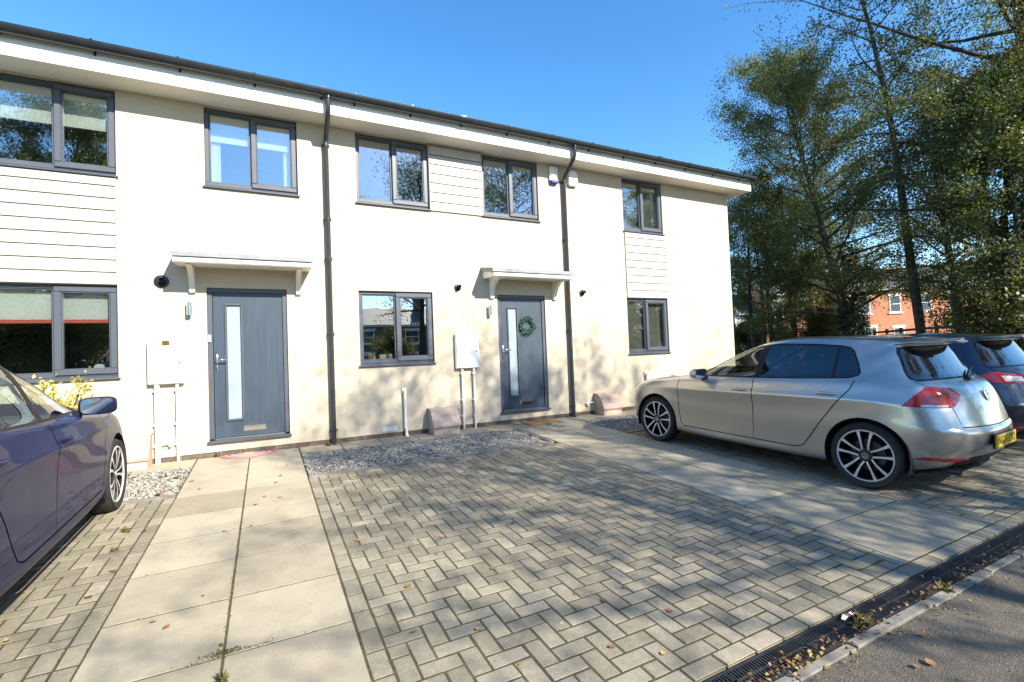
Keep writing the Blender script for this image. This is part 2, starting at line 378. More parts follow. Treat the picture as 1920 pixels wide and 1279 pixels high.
# ================================================================== the setting
def grid_sheet(name, x0, x1, y0, y1, zf, material, nx=1, ny=1):
    mb = MB(); xs = np.linspace(x0, x1, nx+1); ys = np.linspace(y0, y1, ny+1)
    vs = [(x, y, zf(x, y)) for y in ys for x in xs]
    mb.add(vs, [(j*(nx+1)+i, j*(nx+1)+i+1, (j+1)*(nx+1)+i+1, (j+1)*(nx+1)+i) for j in range(ny) for i in range(nx)])
    return struct(mb.build(name, material))
grid_sheet('ground', -900, 900, -900, 900, lambda x, y: -0.42, 'grass_ground')
grid_sheet('verge', 11.6, 60, -9.5, 70, lambda x, y: -0.12+0.002*x, 'earth', 8, 8)
grid_sheet('back_ground', -30, 11.59, 0.02, 14, lambda x, y: -0.15, 'earth')
grid_sheet('road', -60, 70, -11.2, -6.29, lambda x, y: -0.270, 'asphalt', 4, 2)
grid_sheet('far_pavement', -60, 70, -13.0, -11.32, lambda x, y: -0.16, 'slab', 4, 1)
mb = MB()
for i in range(40): mb.cbox((-36+i*1.8, -11.32, -0.4), (-36+i*1.8+1.79, -11.2, -0.15), 0.01)
struct(mb.build('far_kerb', 'concrete_kerb'))

M_ = 0.1004
PITCHM = Matrix.Rotation(math.atan(SL), 4, 'X')
BRICK_MESH = {}
def paver_mesh(lx, ly, k):
    key = (round(lx, 4), round(ly, 4), k)
    if key not in BRICK_MESH:
        rs = random.Random(hash(key) & 0xffff); j = 0.0064; c = 0.0016 + 0.0008*rs.random(); h = 0.05
        x0, x1, y0, y1 = -lx/2+j, lx/2-j, -ly/2+j, ly/2-j
        q = lambda: rs.uniform(-0.0014, 0.0014)
        a = [(x0+q(), y0+q()), (x1+q(), y0+q()), (x1+q(), y1+q()), (x0+q(), y1+q())]
        vs = [(x, y, -h) for x, y in a] + [(x, y, -c*0.8) for x, y in a] + [(x+(c if x < 0 else -c), y+(c if y < 0 else -c), 0) for x, y in a]
        fs = [(8,9,10,11)] + [(i, (i+1) % 4, 4+(i+1) % 4, 4+i) for i in range(4)] + [(4+i, 4+(i+1) % 4, 8+(i+1) % 4, 8+i) for i in range(4)]
        m = MB(); m.add(vs, fs, 0, rs.random()); BRICK_MESH[key] = m.mesh('brick', ['paver'], tone=True)
    return BRICK_MESH[key]
def paver_area(name, x0, nx, y1, ny, borders, n_ind, ok=lambda x, y: True):
    """herringbone of M_ x 2M_ blocks; borders = list of (x_center, y_center, lx, ly)"""
    B = []
    for i in range(nx):
        for j in range(ny):
            t = (i - j) % 4; x = x0+i*M_; y = y1-(ny-j)*M_
            if t == 0: B.append((x+M_, y+M_/2, 2*M_, M_) if i+1 < nx else (x+M_/2, y+M_/2, M_, M_))
            if t == 1 and i == 0: B.append((x+M_/2, y+M_/2, M_, M_))
            if t == 3: B.append((x+M_/2, y+M_, M_, 2*M_) if j+1 < ny else (x+M_/2, y+M_/2, M_, M_))
            if t == 2 and j == 0: B.append((x+M_/2, y+M_/2, M_, M_))
    B += borders
    xs = [b[0] for b in B]; ys = [b[1] for b in B]
    bed = MB(); a0, a1, b0, b1 = min(xs)-0.1, max(xs)+0.1, min(ys)-0.05, max(ys)+0.05
    bed.add([(a0, b0, SL*b0-0.0016), (a1, b0, SL*b0-0.0016), (a1, b1, SL*b1-0.0016), (a0, b1, SL*b1-0.0016)], [(0,1,2,3)])
    bed = struct(bed.build(name, 'joint_moss'))
    def score(b):
        d = Vector((b[0], b[1], SL*b[1])) - Vector(CAM_POS); z = d.dot(_F)
        if z < 0.3: return -1
        u = 960+8.24+903.6*d.dot(_R)/z; v = 638.2-903.6*d.dot(_U)/z
        if not (-20 < u < 1940 and v < 1300) or not ok(b[0], b[1]): return -1
        return 1/z**2
    order = sorted(range(len(B)), key=lambda k: -score(B[k]))
    rest = MB(); nrm = random.Random(3)
    for r_, k in enumerate(order):
        x, y, lx, ly = B[k]; me = paver_mesh(lx, ly, nrm.randrange(14))
        mtx = Matrix.Translation((x, y, SL*y+nrm.uniform(-0.0004, 0.0022))) @ PITCHM @ Matrix.Rotation(nrm.gauss(0, 0.006), 4, 'Z') @ Matrix.Rotation(nrm.gauss(0, 0.006), 4, 'X') @ Matrix.Rotation(nrm.gauss(0, 0.006), 4, 'Y')
        if r_ < n_ind and score(B[k]) > 0:
            o = bpy.data.objects.new('brick', me); COL.objects.link(o); o.parent = bed; o.matrix_basis = mtx
        else:
            vs = [mtx @ v.co for v in me.vertices]; tn = me.attributes['tone'].data[0].value
            rest.add(vs, [list(p.vertices) for p in me.polygons], 0, tn)
    if rest.v:
        ro = rest.build('bricks', 'paver', bed, tone=True); stuff(ro)
    return bed
Y1 = -1.772; NY = 42; Y0 = Y1-NY*M_
def side_border(xc): return [(xc, Y1-(k+0.5)*2*M_, M_, 2*M_) for k in range(21)]
def drain_border(xa, xb): 
    n = int(round((xb-xa)/(2*M_))); return [(xa+(k+0.5)*(xb-xa)/n, Y0-M_/2, (xb-xa)/n, M_) for k in range(n)]
paver_area('driveway', 0.395+M_, 31, Y1, NY, side_border(0.395+M_/2)+side_border(0.395+32.5*M_)+drain_border(0.395, 3.708), 300)
paver_area('neighbour_driveway', -0.82-M_-18*M_, 18, Y1, NY, side_border(-0.82-M_/2)+drain_border(-0.82-19*M_, -0.82), 240)
paver_area('end_driveway', 4.955+M_, 64, Y1, NY, side_border(4.955+M_/2)+drain_border(4.955, 4.955+65*M_), 300, lambda x, y: not (5.2 < x < 6.8 and y > -4.6) and not (x > 7.6 and y > -5.2))

# paths of large slabs, and the paved apron along the wall
def slab(parent, x0, x1, y0, y1, tone, j=0.0065, c=0.002):
    z = lambda y: SL*y+0.001
    dz = random.uniform(-0.0002, 0.0014)
    a = [(x0+j, y0+j), (x1-j, y0+j), (x1-j, y1-j), (x0+j, y1-j)]
    vs = [(x, y, z(y)-0.045) for x, y in a] + [(x, y, z(y)-c+dz) for x, y in a] + [(x+(c if x < (x0+x1)/2 else -c), y+(c if y < (y0+y1)/2 else -c), z(y)+dz) for x, y in a]
    m = MB(); m.add(vs, [(8,9,10,11)] + [(i, (i+1) % 4, 4+(i+1) % 4, 4+i) for i in range(4)] + [(4+i, 4+(i+1) % 4, 8+(i+1) % 4, 8+i) for i in range(4)], 0, tone)
    return m.build('slab', 'slab', parent, tone=True)
def bed_sheet(name, x0, x1, y0, y1, dz=-0.0010):
    m = MB(); m.add([(x0, y0, SL*y0+dz), (x1, y0, SL*y0+dz), (x1, y1, SL*y1+dz), (x0, y1, SL*y1+dz)], [(0,1,2,3)])
    return struct(m.build(name, 'joint_moss'))
rs = random.Random(5)
p1 = bed_sheet('path', -0.822, 0.394, -6.085, 0.0)
ys = [-0.02-0.605*k for k in range(10)]+[-5.99]
for k in range(len(ys)-1):
    for xa, xb in ((-0.822, -0.214), (-0.214, 0.394)):
        slab(p1, xa, xb, max(ys[k+1], -5.985), ys[k], rs.random())
for k in range(6): slab(p1, -0.822+k*0.2027, -0.822+(k+1)*0.2027, -6.085, -5.988, rs.random()*0.2)
p2 = bed_sheet('middle_path', 3.71, 4.953, -6.085, 0.0)
ys = [-0.005, -0.52]+[-0.52-0.605*k for k in range(1, 9)]+[-5.985]
for k in range(len(ys)-1):
    if ys[k]-ys[k+1] < 0.05: continue
    for xa, xb in ((3.71, 4.332), (4.332, 4.953)): slab(p2, xa, xb, ys[k+1], ys[k], rs.random())
for k in range(6): slab(p2, 3.71+k*0.2072, 3.71+(k+1)*0.2072, -6.085, -5.988, rs.random()*0.2)
for (nm, xa, xb) in (('wall_apron', 0.40, 3.705), ('neighbour_apron', -4.6, -0.828), ('end_apron', 4.96, 9.8)):
    a = bed_sheet(nm, xa, xb, -0.47, 0.0); n = max(1, int(round((xb-xa)/0.6)))
    for k in range(n): slab(a, xa+(xb-xa)*k/n, xa+(xb-xa)*(k+1)/n, -0.47, -0.004, rs.random()*0.8)
# concrete edgings round the gravel
def edging(name, parts):
    for (xa, xb, ya, yb) in parts:
        m = MB(); n = max(1, int(round(max(xb-xa, yb-ya)/0.9)))
        for k in range(n):
            if xb-xa > yb-ya: a0, a1, b0, b1 = xa+(xb-xa)*k/n+0.002, xa+(xb-xa)*(k+1)/n-0.002, ya, yb
            else: a0, a1, b0, b1 = xa, xb, ya+(yb-ya)*k/n+0.002, ya+(yb-ya)*(k+1)/n-0.002
            m.add([(a0,b0,SL*b0-0.1),(a1,b0,SL*b0-0.1),(a1,b1,SL*b1-0.1),(a0,b1,SL*b1-0.1),(a0,b0,SL*b0+0.012),(a1,b0,SL*b0+0.012),(a1,b1,SL*b1+0.012),(a0,b1,SL*b1+0.012)],
                  [(4,5,6,7),(0,1,5,4),(1,2,6,5),(2,3,7,6),(3,0,4,7)])
        struct(m.build(name, 'concrete_kerb'))
edging('edging', [(0.40, 3.60, -1.768, -1.69), (-3.0, -0.826, -1.768, -1.69), (4.96, 9.8, -1.768, -1.69), (3.62, 3.66, -1.69, -0.475)])
# gravel beds: every stone is real
def gravel(name, xa, xb, ya, yb, label, dens=2600):
    bed = MB(); bed.add([(xa, ya, SL*ya-0.02), (xb, ya, SL*ya-0.02), (xb, yb, SL*yb-0.02), (xa, yb, SL*yb-0.02)], [(0,1,2,3)])
    n = int((xb-xa)*(yb-ya)*dens)
    m = MB(); ph = (1+5**.5)/2
    base = np.array([(-1,ph,0),(1,ph,0),(-1,-ph,0),(1,-ph,0),(0,-1,ph),(0,1,ph),(0,-1,-ph),(0,1,-ph),(ph,0,-1),(ph,0,1),(-ph,0,-1),(-ph,0,1)])/1.9
    F = [(0,11,5),(0,5,1),(0,1,7),(0,7,10),(0,10,11),(1,5,9),(5,11,4),(11,10,2),(10,7,6),(7,1,8),(3,9,4),(3,4,2),(3,2,6),(3,6,8),(3,8,9),(4,9,5),(2,4,11),(6,2,10),(8,6,7),(9,8,1)]
    P = np.empty((n, 12, 3)); 
    for k in range(n):
        r = rng.uniform(0.008, 0.017); sc = r*np.array([rng.uniform(.8,1.5), rng.uniform(.8,1.3), rng.uniform(.5,.9)])
        a = rng.uniform(0, 6.28); R = np.array([[math.cos(a),-math.sin(a),0],[math.sin(a),math.cos(a),0],[0,0,1]])
        v = (base*(1+rng.uniform(-.22,.22,(12,1)))*sc)@R.T
        x = rng.uniform(xa+.01, xb-.01); y = rng.uniform(ya+.01, yb-.01)
        P[k] = v+np.array([x, y, SL*y-0.008+rng.uniform(-.006,.009)+0.006*math.sin(5*x)*math.sin(7*y)])
    me = bpy.data.meshes.new(name)
    faces = (np.array(F)[None]+12*np.arange(n)[:,None,None]).reshape(-1,3)
    me.from_pydata(P.reshape(-1,3).tolist(), [], faces.tolist())
    a = me.attributes.new('tone','FLOAT','FACE'); a.data.foreach_set('value', np.repeat(np.clip(rng.beta(2,2,n),0,1),20))
    me.materials.append(MATS['gravel'])
    o = link(name, me); stuff(o); tag(o, label, 'gravel')
    struct(bed.build('gravel_base', 'earth'))
    return o
gravel('gravel', 0.402, 3.615, -1.688, -0.474, 'grey gravel bed in front of the middle house below its window')
gravel('gravel', -2.6, -0.83, -1.688, -0.474, 'grey gravel strip with dead leaves beside the blue car front wheel', 2200)
gravel('gravel', 4.965, 8.5, -1.688, -0.474, 'grey gravel bed in front of the silver car', 1800)

# drain channel: grate units, kerb stones at the road edge
dr = empty('drain_channel', (2.5, -6.15, gz(2.5, -6.15)), 'black slotted drain channel between block paving and road', 'drain')
zd = SL*(-6.15)-0.004
for k in range(18):
    xa = -1.2+k*0.5; m = MB(); xb = xa+0.496; ya, yb = -6.240, -6.092
    for (u0, u1, w0, w1) in ((xa, xb, ya, ya+0.012), (xa, xb, yb-0.012, yb), (xa, xb, (ya+yb)/2-0.005, (ya+yb)/2+0.005), (xa, xa+0.008, ya+.012, yb-.012), (xb-0.008, xb, ya+.012, yb-.012)):
        m.box((u0, w0, zd-0.02), (u1, w1, zd))
    for i in range(26):
        x = xa+0.016+i*0.0182
        for (w0, w1) in ((ya+.012, (ya+yb)/2-.005), ((ya+yb)/2+.005, yb-.012)):
            m.add([(x, w0, zd-.02), (x+.0085, w0, zd-.02), (x+.0085+.006, w1, zd-.02), (x+.006, w1, zd-.02), (x, w0, zd-.003), (x+.0085, w0, zd-.003), (x+.0085+.006, w1, zd-.003), (x+.006, w1, zd-.003)],
                  [(0,3,2,1),(4,5,6,7),(0,1,5,4),(1,2,6,5),(2,3,7,6),(3,0,4,7)])
    g = m.build('grate', 'drain_plastic', dr)
m = MB(); m.box((-1.3, -6.242, zd-0.14), (8.0, -6.09, zd-0.05)); m.build('channel', 'drain_dark', dr)
ks = random.Random(9)
kb = struct(empty('kerb', (2.5, -6.245, gz(0, -6.2))))
x = -1.4
while x < 11:
    L = ks.choice((0.45, 0.6, 0.3, 0.75)); m = MB()
    m.cbox((x, -6.304+ks.uniform(-.008,.006), zd-0.12), (x+L-0.012, -6.248+ks.uniform(-.004,.004), zd+ks.uniform(-0.006, 0.003)), 0.003)
    m.build('kerb_stone', 'concrete_kerb', kb); x += L

# ================================================================== terraced houses
EAVE_Y = -0.385; SOF = 4.80
def wall_panel(mb, x0, x1, z0, z1, holes, y=0.0, depth=0.075, mi=0):
    xs = sorted({x0, x1, *[h[0] for h in holes], *[h[1] for h in holes]}); zs = sorted({z0, z1, *[h[2] for h in holes], *[h[3] for h in holes]})
    for a, b in zip(xs, xs[1:]):
        for c, d in zip(zs, zs[1:]):
            cx, cz = (a+b)/2, (c+d)/2
            if any(h[0] < cx < h[1] and h[2] < cz < h[3] for h in holes): continue
            mb.add([(a,y,c),(b,y,c),(b,y,d),(a,y,d)], [(0,1,2,3)], mi)
    for a, b, c, d in holes:
        e = y+depth
        mb.add([(a,y,c),(a,e,c),(a,e,d),(a,y,d)], [(0,1,2,3)], mi); mb.add([(b,y,c),(b,y,d),(b,e,d),(b,e,c)], [(0,1,2,3)], mi)
        mb.add([(a,y,d),(a,e,d),(b,e,d),(b,y,d)], [(0,1,2,3)], mi); mb.add([(a,y,c),(b,y,c),(b,e,c),(a,e,c)], [(0,1,2,3)], mi)
def frame_rect(mb, x0, x1, z0, z1, w, ya, yb, c=0.004):
    mb.cbox((x0, ya, z0), (x1, yb, z0+w), c); mb.cbox((x0, ya, z1-w), (x1, yb, z1), c)
    mb.cbox((x0, ya+0.001, z0+w), (x0+w, yb-0.001, z1-w), c); mb.cbox((x1-w, ya+0.001, z0+w), (x1, yb-0.001, z1-w), c)
def pane(parent, x0, x1, z0, z1, y, name='pane', m='window_glass'):
    mb = MB(); mb.box((x0, y, z0), (x1, y+0.006, z1)); return mb.build(name, m, parent)
def window(house, x0, x1, z0, z1, xm, inside, sill=True, room=(0.9, 2.6, 'room_wall')):
    f = MB(); zf = z0+(0.045 if sill else 0.0)
    frame_rect(f, x0+.002, x1-.002, zf, z1-.002, 0.05, 0.045, 0.115)
    f.cbox((xm-0.03, 0.046, zf+0.05), (xm+0.03, 0.114, z1-0.052), 0.004)
    win = f.build('window', 'frame_grey', house)
    b = MB(); frame_rect(b, x0+.052, xm-.031, zf+.05, z1-.052, 0.016, 0.058, 0.10, 0.004); b.build('glazing_bead', 'frame_grey', win)
    s = MB(); frame_rect(s, xm-.022, x1-.014, zf+.022, z1-.022, 0.068, 0.022, 0.0445, 0.008)
    frame_rect(s, xm+.046, x1-.082, zf+.09, z1-.09, 0.012, 0.034, 0.08, 0.003); s.build('sash', 'frame_grey', win)
    pane(win, x0+.060, xm-.040, zf+.058, z1-.060, 0.080); pane(win, xm+.05, x1-.086, zf+.094, z1-.094, 0.066)
    g = MB(); g.cbox((xm+.02, 0.018, (zf+z1)/2-0.01), (xm+.035, 0.022, (zf+z1)/2+0.02), 0.001)
    if sill:
        q = MB(); q.cbox((x0-0.022, -0.038, z0-0.004), (x1+0.022, 0.05, z0+0.018), 0.004); q.add([(x0+.001,0.0,z0+.018),(x1-.001,0.0,z0+.018),(x1-.001,0.05,z0+.044),(x0+.001,0.05,z0+.044)], [(0,1,2,3)])
        q.build('sill', 'frame_grey', win)
    # room behind the glass
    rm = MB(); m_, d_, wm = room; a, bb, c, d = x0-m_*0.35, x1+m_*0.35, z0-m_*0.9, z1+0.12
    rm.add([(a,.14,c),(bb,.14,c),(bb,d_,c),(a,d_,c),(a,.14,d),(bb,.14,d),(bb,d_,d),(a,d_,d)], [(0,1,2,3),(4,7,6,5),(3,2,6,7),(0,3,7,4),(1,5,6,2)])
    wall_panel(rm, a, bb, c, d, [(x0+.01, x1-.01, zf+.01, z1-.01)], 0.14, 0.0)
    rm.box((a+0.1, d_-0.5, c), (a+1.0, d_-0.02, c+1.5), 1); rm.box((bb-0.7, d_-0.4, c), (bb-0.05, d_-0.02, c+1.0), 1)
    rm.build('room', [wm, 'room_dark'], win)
    gl = (x0+.06, xm-.04, xm+.05, x1-.086)
    if inside.get('blind'):
        h, red = inside['blind']
        for (u0, u1) in ((gl[0]-.01, gl[1]+.012), (gl[2]-.006, gl[3]+.02)):
            k = MB(); k.box((u0, 0.122, z1-.06-h), (u1, 0.126, z1-.03), 0); k.box((u0, 0.117, z1-.105-h), (u1, 0.13, z1-.0605-h), 1)
            k.build('roller_blind', ['blind_white', 'blind_red' if red else 'blind_white'], win)
    if inside.get('curtain'):
        for side in inside['curtain']:
            k = MB(); w = 0.16; u = x0+.02 if side < 0 else x1-.02-w; n = 18
            vs = []
            for i in range(n+1):
                px = u+w*i/n; py = 0.155+0.018*math.sin(i*1.9)
                vs += [(px, py, zf+.02), (px, py, z1-.02)]
            k.add(vs, [(2*i, 2*i+2, 2*i+3, 2*i+1) for i in range(n)]); k.build('curtain', 'curtain', win, smooth=True)
    if inside.get('venetian'):
        for (u0, u1) in ((gl[0]-.01, gl[1]+.012), (gl[2]-.006, gl[3]+.01)):
            k = MB(); z = zf+.07
            while z < z1-.08:
                k.add([(u0,.122,z-.007),(u1,.122,z-.007),(u1,.140,z+.008),(u0,.140,z+.008)], [(0,1,2,3)]); z += 0.0235
            k.box((u0,.118,z1-.1),(u1,.145,z1-.06)); k.build('venetian_blind', 'venetian', win)
    return win
def cladding(house, x0, x1, z0, z1, pitch=0.156):
    bk = MB(); bk.box((x0, -0.004, z0), (x1, -0.0005, z1)); back = bk.build('cladding', 'clad_shadow_gap', house)
    z = z0+0.002
    while z < z1-0.02:
        t = min(z+pitch-0.011, z1-0.001); m = MB()
        m.add([(x0+.002,-.026,z),(x1-.002,-.026,z),(x1-.002,-.014,t),(x0+.002,-.014,t),(x0+.002,-.005,z),(x1-.002,-.005,z),(x1-.002,-.005,t),(x0+.002,-.005,t)],
              [(0,1,2,3),(0,4,5,1),(3,2,6,7),(0,3,7,4),(1,5,6,2)])
        m.build('board', 'clad', back); z += pitch
    for xa in (x0-.012, x1+.002):
        m = MB(); m.cbox((xa, -.024, z0), (xa+.010, 0, z1), .001); m.build('edge_trim', 'clad', back)
def front_door(house, x0, x1, z0, z1):
    W = x1-x0; H = z1-z0; px = lambda t: x0+W*t; pz = lambda t: z1-H*t
    gx0, gx1, gz0, gz1 = px(.235), px(.395), pz(.855), pz(.115)
    l = MB()
    wall_panel(l, x0+.066, x1-.062, z0+.062, z1-.062, [(gx0-.01, gx1+.01, gz0-.01, gz1+.01)], 0.052, 0.02)
    door = l.build('door', 'door_blue_grey', house)
    f = MB(); w = .06
    f.cbox((x0+.001, .028, z1-w), (x1-.001, .12, z1-.001), .004); f.cbox((x0+.001, .029, z0+.05), (x0+w, .119, z1-w), .004); f.cbox((x1-w, .029, z0+.05), (x1-.001, .119, z1-w), .004)
    f.build('frame', 'frame_grey', door)
    t = MB(); t.cbox((x0+.062, .02, z0+.036), (x1-.062, .09, z0+.058), .003); t.build('threshold', 'steel', door)
    t = MB(); t.cbox((x0-.018, -.045, z0-.002), (x1+.018, .12, z0+.034), .005); t.build('sill', 'frame_grey', door)
    b = MB(); frame_rect(b, gx0-.032, gx1+.032, gz0-.032, gz1+.032, .028, .034, .054, .006); b.build('glazing_bead', 'frame_grey', door)
    pane(door, gx0-.003, gx1+.003, gz0-.003, gz1+.003, .062, 'pane', 'frosted_glass')
    h = MB(); hx, hz = px(.105), pz(.475)
    h.cbox((hx-.017, .038, hz-.13), (hx+.017, .052, hz+.10), .008); h.tube([(hx, .04, hz+.02), (hx, -.012, hz+.02), (hx+.02, -.022, hz+.02), (hx+.125, -.02, hz+.012)], [.011,.011,.0115,.009], 8)
    h.tube([(hx, .03, hz-.075), (hx, .04, hz-.075)], .013, 10)
    fix_normals(h.build('handle', 'chrome', door, True))
    h = MB(); lx0, lx1, lz0, lz1 = px(.405), px(.70), pz(.945), pz(.905)
    h.cbox((lx0, .040, lz0), (lx1, .052, lz1), .006); h.cbox((lx0+.018, .032, lz0+.014), (lx1-.018, .040, lz1-.014), .004); h.build('letterbox', 'chrome', door)
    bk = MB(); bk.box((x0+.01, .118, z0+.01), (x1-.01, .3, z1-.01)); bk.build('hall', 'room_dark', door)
    return door
def canopy(house, xc, w=1.60, d=0.455, zf=2.53):
    x0, x1 = xc-w/2, xc+w/2
    m = MB(); m.prism([(x0, 0, zf+.02), (x0, -d, zf), (x0, -d, zf+.07), (x0, 0, zf+.155)], (w, 0, 0)); cn = fix_normals(m.build('canopy', 'white_canopy', house))
    m = MB(); m.prism([(x0-.03, 0, zf+.157), (x0-.03, -d-.035, zf+.072), (x0-.03, -d-.035, zf+.132), (x0-.03, 0, zf+.222)], (w+.06, 0, 0)); fix_normals(m.build('lead_roof', 'canopy_lead', cn))
    m = MB(); m.cbox((x0+.004, -d-.012, zf+.008), (x1-.004, -d-.001, zf+.068), .003); m.build('fascia', 'white_upvc', cn)
    for xb in (xc-.645, xc+.645):
        m = MB(); q = []
        for k in range(9):      # curved brace: from the wall up to the front
            a = k/8*math.pi/2; q.append((-0.055-(d-.16)*(1-math.cos(a)), zf-.31+.29*math.sin(a)))
        outer = [(0, zf-.33), (-.035, zf-.33)]+q+[(-d+.06, zf-.02), (-d+.06, zf+.004), (0, zf+.022)]
        m.prism([(xb-.033, y, z) for y, z in outer], (.066, 0, 0)); fix_normals(m.build('bracket', 'white_canopy', cn))
    return cn
def eaves(house, x0, x1, outlet=None, end=False):
    xe = x1+(0.36 if end else 0)
    m = MB(); m.box((x0, EAVE_Y, SOF+.002), (xe, EAVE_Y+.022, 5.03)); 
    if end: m.box((xe-.022, EAVE_Y+.022, SOF+.002), (xe, 6.0, 5.03))
    m.build('fascia', 'white_upvc', house)
    m = MB(); n = max(1, int((xe-x0)/2.4)); 
    for k in range(n): m.box((x0+(xe-x0)*k/n+.0015, EAVE_Y+.001, SOF-.010), (x0+(xe-x0)*(k+1)/n-.0015, -.0005 if not end else 0-.0005, SOF))
    if end: m.box((x1+.002, .0, SOF-.010), (xe-.001, 6.0, SOF))
    m.build('soffit', 'soffit_white', house)
    # half-round gutter
    gy, gzr, r = EAVE_Y-.078, 5.085, .074; m = MB(); n = 14; sec = []
    for k in range(n+1):
        a = math.pi+math.pi*k/n; sec.append((gy+r*math.cos(a), gzr+r*1.2*math.sin(a)))
    sec += [(gy+(r-.005)*math.cos(2*math.pi-math.pi*k/n), gzr+(r-.005)*1.2*math.sin(2*math.pi-math.pi*k/n)) for k in range(n+1)]
    L = len(sec); xa, xb = x0, xe+(.03 if end else 0)
    m.add([(xa, y, z) for y, z in sec]+[(xb, y, z) for y, z in sec], [(k, (k+1) % L, L+(k+1) % L, L+k) for k in range(L)]+[list(range(n+1)), [L+k for k in range(n+1)][::-1]])
    gt = fix_normals(m.build('gutter', 'gutter_black', house)); auto_smooth(gt, 40)
    x = x0+.35; k = 0
    while x < xe:
        b = MB(); wj = .045 if k % 4 == 2 else .014; sec2 = [(gy+(r+.006)*math.cos(math.pi+math.pi*i/n), gzr+(r+.006)*1.2*math.sin(math.pi+math.pi*i/n)) for i in range(n+1)]
        b.add([(x-wj, y, z) for y, z in sec2]+[(x+wj, y, z) for y, z in sec2], [(i, i+1, n+2+i, n+1+i) for i in range(n)])
        b.box((x-.012, EAVE_Y-.012, 4.975), (x+.012, EAVE_Y-.0005, 5.05)); b.box((x-wj, gy-r-.008, gzr-.004), (x+wj, gy-r+.008, gzr+.010))
        b.build('gutter_bracket', 'gutter_black', gt); x += .84; k += 1
    # roof: tiled slope behind the gutter, low pitch
    rf = MB(); nx = int((xe+.05-x0)/.075); prof = []
    ang = math.radians(21)
    for i in range(nx+1):
        x = x0+(xe+.05-x0)*i/nx; b_ = 0.022*abs(math.sin(i*math.pi/4)); prof.append((x, b_))
    rows = [(EAVE_Y-.05, 5.095)]
    vs = []; fs = []
    nr = 14
    for j in range(nr):
        for e in (0, 1):
            s_ = (j+e)*0.34; lift = (0.024 if e == 0 else 0.004)
            y = EAVE_Y-.055+s_*math.cos(ang); z = 5.035+s_*math.sin(ang)+lift
            vs += [(x, y, z+b_) for x, b_ in prof]
    for j in range(2*nr-1):
        for i in range(nx): a = j*(nx+1)+i; fs.append((a, a+1, a+nx+2, a+nx+1))
    rf.add(vs, fs); ro = rf.build('roof', 'roof_tile', house)
    back = MB(); ytop = EAVE_Y-.055+nr*.34*math.cos(ang); ztop = 5.03+nr*.34*math.sin(ang)
    back.prism([(x0+.001, .16, 4.9), (x0+.001, ytop, ztop-.05), (x0+.001, ytop+4, 4.9)], (x1-x0-.002, 0, 0)); fix_normals(back.build('roof_back', 'roof_tile', ro))
    back = MB(); back.box((x0+.001, EAVE_Y-.03, 5.0305), (xe, EAVE_Y+.3, 5.034)); back.build('eaves_strip', 'gutter_black', ro)
def downpipe(house, x):
    gy = EAVE_Y-.072; m = MB(); r = .034
    m.tube([(x,gy,5.03),(x,gy,4.86),(x,gy+.03,4.79),(x,-.09,4.55),(x,-.062,4.48),(x,-.062,0.03),(x,-.085,-.0),(x,-.12,-.04)], r, 14)
    dp = auto_smooth(fix_normals(m.build('downpipe', 'pipe_black', house)), 50)
    for z in (4.47, 3.35, 2.75, 1.62, 0.2): 
        c = MB(); c.tube([(x,-.062,z-.025),(x,-.062,z+.025)], r+.006, 14); c.cbox((x-.055,-.035,z-.012),(x+.055,-.001,z+.012),.003); auto_smooth(fix_normals(c.build('pipe_clip', 'pipe_black', dp)), 50)
    c = MB(); c.tube([(x,gy,5.06),(x,gy,4.98)], r+.009, 14); auto_smooth(fix_normals(c.build('outlet', 'gutter_black', dp)), 50)
def plinth(house, x0, x1):
    m = MB(); m.box((x0, .012, -.16), (x1, .02, .066), 1); ps = random.Random(int(x0*10)+50)
    for r_ in range(3):
        z = -.16+.075*r_; x = x0-(.11 if r_ % 2 else 0)
        while x < x1:
            a, b = max(x, x0)+.004, min(x+.215, x1)-.004
            if b-a > .02: m.cbox((a, .002+ps.uniform(0,.004), z+.005), (b, .0125, z+.068), .003, 0)
            x += .225
    return m.build('plinth', ['plinth_brick', 'plinth_mortar'], house)
def meter_box(house, x0, x1, z0, z1, pipes):
    m = MB(); m.cbox((x0, -.075, z0), (x1, -.001, z1), .012); mbx = m.build('meter_box', 'white_plastic', house)
    m = MB(); m.cbox((x0+.012, -.086, z0+.012), (x1-.012, -.0755, z1-.012), .006); m.build('lid', 'white_plastic', mbx)
    m = MB(); m.tube([(x1-.05, -.09, (z0+z1)/2-.01), (x1-.05, -.085, (z0+z1)/2-.01)], .012, 10); m.build('lock', 'black_plastic', mbx)
    for (x, r, zb) in pipes:
        m = MB(); m.tube([(x,-.04,z0), (x,-.04,zb)], r, 12); p = auto_smooth(fix_normals(m.build('pipe', 'pipe_white', mbx)), 50)
        m = MB()
        for z in (z0-.08, (z0+zb)/2, zb+.25): m.cbox((x-r-.012, -.05, z-.015), (x+r+.012, -.002, z+.015), .004)
        m.build('pipe_clip', 'pipe_white', p)
    return mbx
def flue(house, x, z, r, proj, m1='black_plastic'):
    m = MB(); m.lathe([(0,-.012),(r*.55,-.012),(r*.6,-.02),(r,-.015),(r,0)], 28, (x,0,z), 'y'); 
    f = fix_normals(m.build('flue', m1, house)); auto_smooth(f)
    m = MB(); m.lathe([(0,-.02),(r*.25,-.02),(r*.30,-proj),(r*.42,-proj),(r*.45,-.02)], 20, (x+r*.12,0,z+r*.1), 'y'); m.tube([(x-r*.4,-.025,z-r*.35),(x+r*.35,-.035,z-r*.45)], .008, 6); fix_normals(m.build('flue_terminal', 'gloss_black', f))
